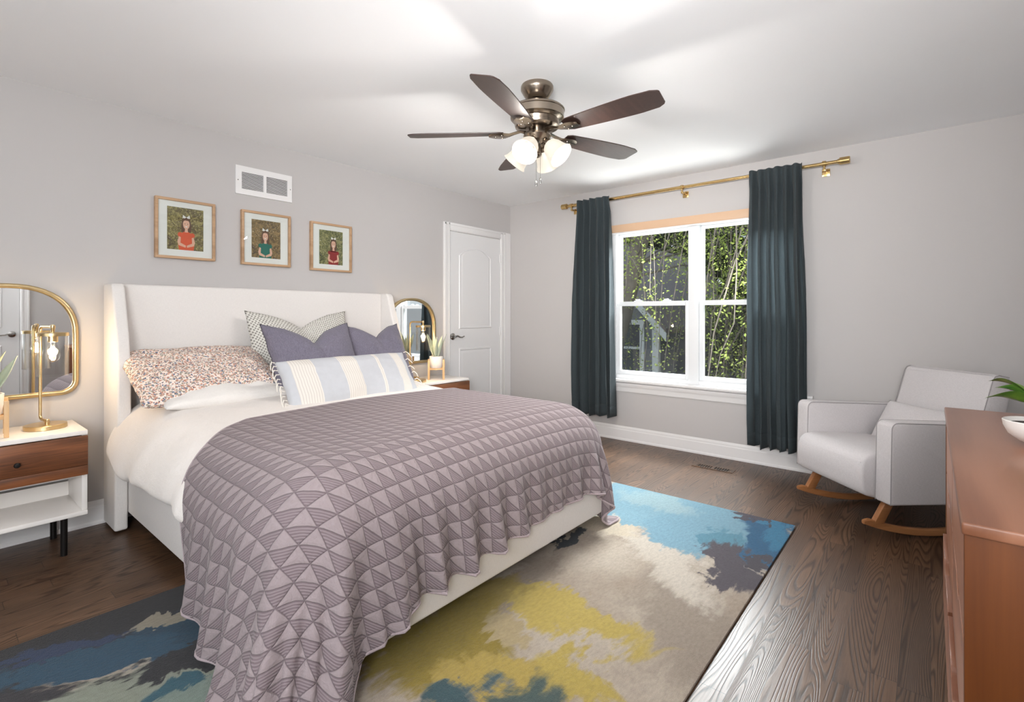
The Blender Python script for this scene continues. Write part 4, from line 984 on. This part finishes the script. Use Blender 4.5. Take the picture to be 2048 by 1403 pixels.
for ri, (z0, z1) in enumerate(rows_):
    for ci, (x0, x1) in enumerate(cols_):
        yf = DY1-.006+(.010 if ri == 2 else 0)
        hx = (x0+x1)/2; g = G(); n_ = 16
        # front with a scooped finger cut-out at its upper edge
        up = [(x0, z1)]+[(hx-.07+.14*i/n_, z1-.030*math.sin(PI*i/n_)**.6) for i in range(n_+1)]+[(x1, z1)]
        g.prism([(x0, z0)]+up+[(x1, z0)], yf-.018, yf, 'xz', .0015, 1)
        dd = g.build('drawer', M['dresser_front'], ds)
        g = G(); g.prism([(x0+.01, z1-.05), (x0+.01, z0+.01), (x1-.01, z0+.01), (x1-.01, z1-.05), (x1-.02, z1-.05), (x1-.02, z0+.02), (x0+.02, z0+.02), (x0+.02, z1-.05)], DY0+.04, yf-.018, 'xz'); g.build('drawer_box', M['dark'], dd, smooth=False)
for x in (DX0+.06, DX1-.06):
    for y in (DY0+.06, DY1-.05):
        g = G(); g.lathe([(.013, 0), (.022, .13)], (x, y, 0), None, 20); g.build('leg', M['dresser'], ds)
g = G(); g.box(DX0+.04, DX1-.04, DY1-.03, DY1-.012, .095, .13, .002); g.build('base_rail', M['dresser'], ds)

# plant on the dresser
BXp, BYp = 1.925, -.222
pp = thing('potted_plant', (BXp, BYp, DZ), 'green leafy plant in a white footed bowl on the dresser', 'plant')
g = G(); g.lathe([(0, .0), (.026, .0), (.028, .006), (.026, .010), (.040, .016), (.060, .032), (.070, .054), (.072, .068), (.070, .070), (.067, .067), (.064, .058), (0, .056)], (BXp, BYp, DZ), None, 48); pt = g.build('pot', M['ceramic'], pp)
g = G(); g.lathe([(0, .0595), (.065, .0585)], (BXp, BYp, DZ), None, 24); g.build('soil', M['soil'], pt)
rg = random.Random(2)
specs = [(-.82, .15, .105, .100), (-.45, -.5, .09, .085), (.35, .3, .12, .14), (.6, -.2, .11, .12), (-.1, .6, .12, .13), (.05, -.7, .10, .11), (.75, .5, .10, .10), (-.35, .45, .08, .12)]
for i, (du, df, L_, hz) in enumerate(specs):
    d2 = RT*du+FW*df; b0 = Vector((BXp, BYp, DZ+.058))+d2*.012; tip = Vector((BXp, BYp, DZ+.058+hz*.62))+d2*.040
    g = G(); g.tube([b0, b0.lerp(tip, .5)+Vector((0, 0, .012)), tip], [.0028, .0024, .0018], 8)
    leaf_mesh(g, tip, (d2.x, d2.y, .42), L_, .028, .38, .35, 12, rg.uniform(-.5, .5), 1)
    g.build('leaf', [M['stalk'], M['leafgreen']], pp, angle=180)

# ------------------------------------------------------------------ outside
M['siding'] = plain('grey_blue_siding', (112, 116, 126), .7, var=.05, scale=3)
M['siding2'] = plain('tan_siding', (150, 140, 130), .7, var=.05, scale=3)
M['shingle'] = plain('roof_shingles', (132, 120, 112), .9, var=.3, scale=30)
M['bark'] = plain('tree_bark', (96, 88, 80), .9, var=.35, scale=14, bump=(40, .6))
M['grass'] = plain('lawn_grass', (86, 96, 56), .95, var=.35, scale=6)
def leafmat(nm, a, b, tr):
    k = N(nm); t = k.noise(k.co(), 3.0, 3).outputs[0]; c = k.ramp(t, [(.3, lin(a)), (.7, lin(b))]); k.p(color=c, rough=.6, spec=.15)
    q_ = k.n('BsdfTranslucent', inp={'Color': c}); mx = k.n('MixShader', inp={0: tr, 1: k.b.outputs[0], 2: q_.outputs[0]}); k.t.links.new(mx.outputs[0], k.out.inputs[0]); return k.m
M['foliage'] = leafmat('spring_foliage', (104, 122, 56), (168, 180, 96), .42)
M['foliage_dark'] = leafmat('dense_foliage', (30, 38, 22), (66, 76, 42), .2)
GZ = -3.1
g = G(); g.box(4.6, 60, -30, 45, GZ-.2, GZ); lw = g.build('lawn', M['grass'], smooth=False); lw['kind'] = 'structure'
def house(label, x0, x1, y0, y1, ze, zr, wallm, wins, corner):
    h = thing('neighbouring_house', (x0, y0, GZ), label, 'house')
    ym = (y0+y1)/2
    g = G(); g.prism([(y0, GZ), (y1, GZ), (y1, ze), (ym, zr), (y0, ze)], x0, x1, 'yz')
    z = GZ+.1
    while z < zr-.1:
        f_ = min(1, max(0, (zr-z)/(zr-ze))) if z > ze else 1
        g.box(x0-.014, x0, ym-(ym-y0)*f_, ym+(y1-ym)*f_, z, z+.018); z += .16
    g.build('wall', wallm, h, smooth=False)
    g = G()
    for s_ in (-1, 1):
        yo = y0-.35 if s_ < 0 else y1+.35; sl = (zr-ze)/(ym-y0); zo = ze-.35*sl
        g.prism([(ym, zr+.02), (yo, zo+.02), (yo, zo+.14), (ym, zr+.16)], x0-.35, x1+.3, 'yz')
    g.build('roof', M['shingle'], h, smooth=False)
    g = G()
    for s_ in (-1, 1):
        yo = y0-.37 if s_ < 0 else y1+.37; sl = (zr-ze)/(ym-y0); zo = ze-.37*sl
        g.prism([(ym, zr-.15), (yo, zo-.15), (yo, zo+.05), (ym, zr+.05)], x0-.39, x0-.35, 'yz')
    g.build('fascia', M['vinyl'], h, smooth=False)
    g = G()
    for yy in corner: g.box(x0-.05, x0+.05, yy-.09, yy+.09, GZ, ze)
    g.build('corner_trim', M['vinyl'], h, smooth=False)
    for (a, b, z0, z1) in wins:
        g = G(); t_ = .12
        for A in ((a-t_, b+t_, z0-t_, z0), (a-t_, b+t_, z1, z1+t_), (a-t_, a, z0, z1), (b, b+t_, z0, z1), (a, b, (z0+z1)/2-.03, (z0+z1)/2+.03)): g.box(x0-.07, x0-.01, A[0], A[1], A[2], A[3])
        wf = g.build('window', M['vinyl'], h, smooth=False)
        g = G(); g.box(x0-.03, x0-.016, a, b, z0, z1); g.build('pane', M['winglass'], wf, smooth=False)
M['winglass'] = plain('dark_window_glass', (46, 52, 58), .08)
house('grey sided gabled house with white window seen through the left pane', 12, 20, 5.25, 9.4, 1.1, 3.3, M['siding'], [(5.72, 6.45, -.25, .95)], (5.30, 9.35))
house('tan house further back behind the hanging branches', 19, 26, 2.2, 8.3, .2, 1.7, M['siding2'], [(6.6, 7.3, -.8, .6)], (2.25, 8.25))
def tree(label, base, trunk, nbr, leaves, spread, droop, zc, fm, seed, lsz, cat='tree', cone=None, group=None):
    rg = random.Random(seed); t = thing('tree', (base[0], base[1], GZ), label, cat, group)
    g = G(); g.tube([Vector(p) for p, _ in trunk], [r_ for _, r_ in trunk], 14); g.build('trunk', M['bark'], t)
    g = G(); lv = []; L = []
    top = Vector(trunk[-1][0])
    for i in range(nbr):
        t0 = rg.uniform(.45, 1); k_ = t0*(len(trunk)-1); i0 = min(int(k_), len(trunk)-2); st = Vector(trunk[i0][0]).lerp(Vector(trunk[i0+1][0]), k_-i0)
        a = rg.uniform(0, 2*PI); R_ = rg.uniform(.35, 1)*spread; d = Vector((math.cos(a), math.sin(a), 0))
        p = [st]; hz = rg.uniform(.3, 1.0)*zc
        n_ = 10
        for j in range(1, n_+1):
            q_ = j/n_; rr_ = R_*(1-(1-q_)**1.6); z = st.z+hz*math.sin(min(1, q_*1.7)*PI/2)-droop*rg.uniform(.8, 1.1)*max(0, q_-.35)**1.5*1.9
            side = Vector((-d.y, d.x, 0))*noise.noise(Vector((q_*3, i*1.3, seed)))*.5
            p.append(Vector((st.x, st.y, z))+d*rr_+side)
        g.tube(p, [max(.003, .022*(1-j/n_)+.003) for j in range(n_+1)], 5)
        m_ = max(1, leaves//nbr)
        for _ in range(m_):
            q_ = rg.uniform(.25, 1)*n_; j = min(int(q_), n_-1); c = p[j].lerp(p[j+1], q_-j)+Vector((rg.gauss(0, .10), rg.gauss(0, .10), rg.gauss(-.05, .13)))
            L.append(c)
    g.build('branches', M['bark'], t, angle=180)
    vs = []; fs = []
    for c in L:
        a = rg.uniform(0, 2*PI); s_ = lsz*rg.uniform(.6, 1.3); d = Vector((math.cos(a), math.sin(a), rg.uniform(-1.3, .1))).normalized(); sd = d.cross(Vector((rg.uniform(-1, 1), rg.uniform(-1, 1), rg.uniform(-.3, 1)))).normalized()
        b = len(vs); vs += [c, c+d*s_*.45+sd*s_*.26, c+d*s_, c+d*s_*.45-sd*s_*.26]; fs.append((b, b+1, b+2, b+3))
    me = bpy.data.meshes.new('foliage'); me.from_pydata([tuple(v-Vector(t.location)) for v in vs], [], fs); me.materials.append(fm)
    o = bpy.data.objects.new('foliage', me); COL.objects.link(o); o.parent = t
tree('leaning grey trunk tree seen in the upper left pane', (9.2, 4.9), [((9.2, 5.75, GZ), .20), ((9.1, 5.22, -.5), .18), ((9.0, 4.66, 1.2), .17), ((9.0, 4.28, 2.7), .16), ((9.2, 4.0, 4.2), .12), ((9.3, 3.9, 5.4), .07)], 70, 20000, 3.0, 3.2, 1.0, M['foliage'], 4, .05)
tree('weeping spring green tree hanging over the right panes', (8.6, 1.2), [((8.8, .9, GZ), .22), ((8.7, 1.0, 0), .18), ((8.6, 1.2, 2.4), .14), ((8.6, 1.3, 4.2), .09)], 120, 36000, 2.7, 4.6, .9, M['foliage'], 9, .05)
for i, (x, y, s_) in enumerate([(14.5, -.2, 1), (16, 3.0, 1.1), (13.4, 1.6, .9), (22, 7.4, 1.3), (27, 13, 1.8), (17, -3.5, 1.2), (24, 2, 1.6)]):
    tree(['dense dark tree behind the weeping branches, right of the houses', 'dark tree between the tan house and the weeping branches', 'low dark tree nearest behind the weeping tree', 'dark tree rising over the grey roof', 'far dark tree at the left edge of the window', 'dark tree at the right edge of the window', 'tall dark tree behind the tan house'][i], (x, y),
         [((x, y, GZ), .2*s_), ((x, y, GZ+2.5*s_), .15*s_), ((x, y, GZ+6.5*s_), .04)], 110, int(15000), 2.2*s_, 2.0, 1.4, M['foliage_dark'], 30+i, .17*s_, group='dark trees in the background')
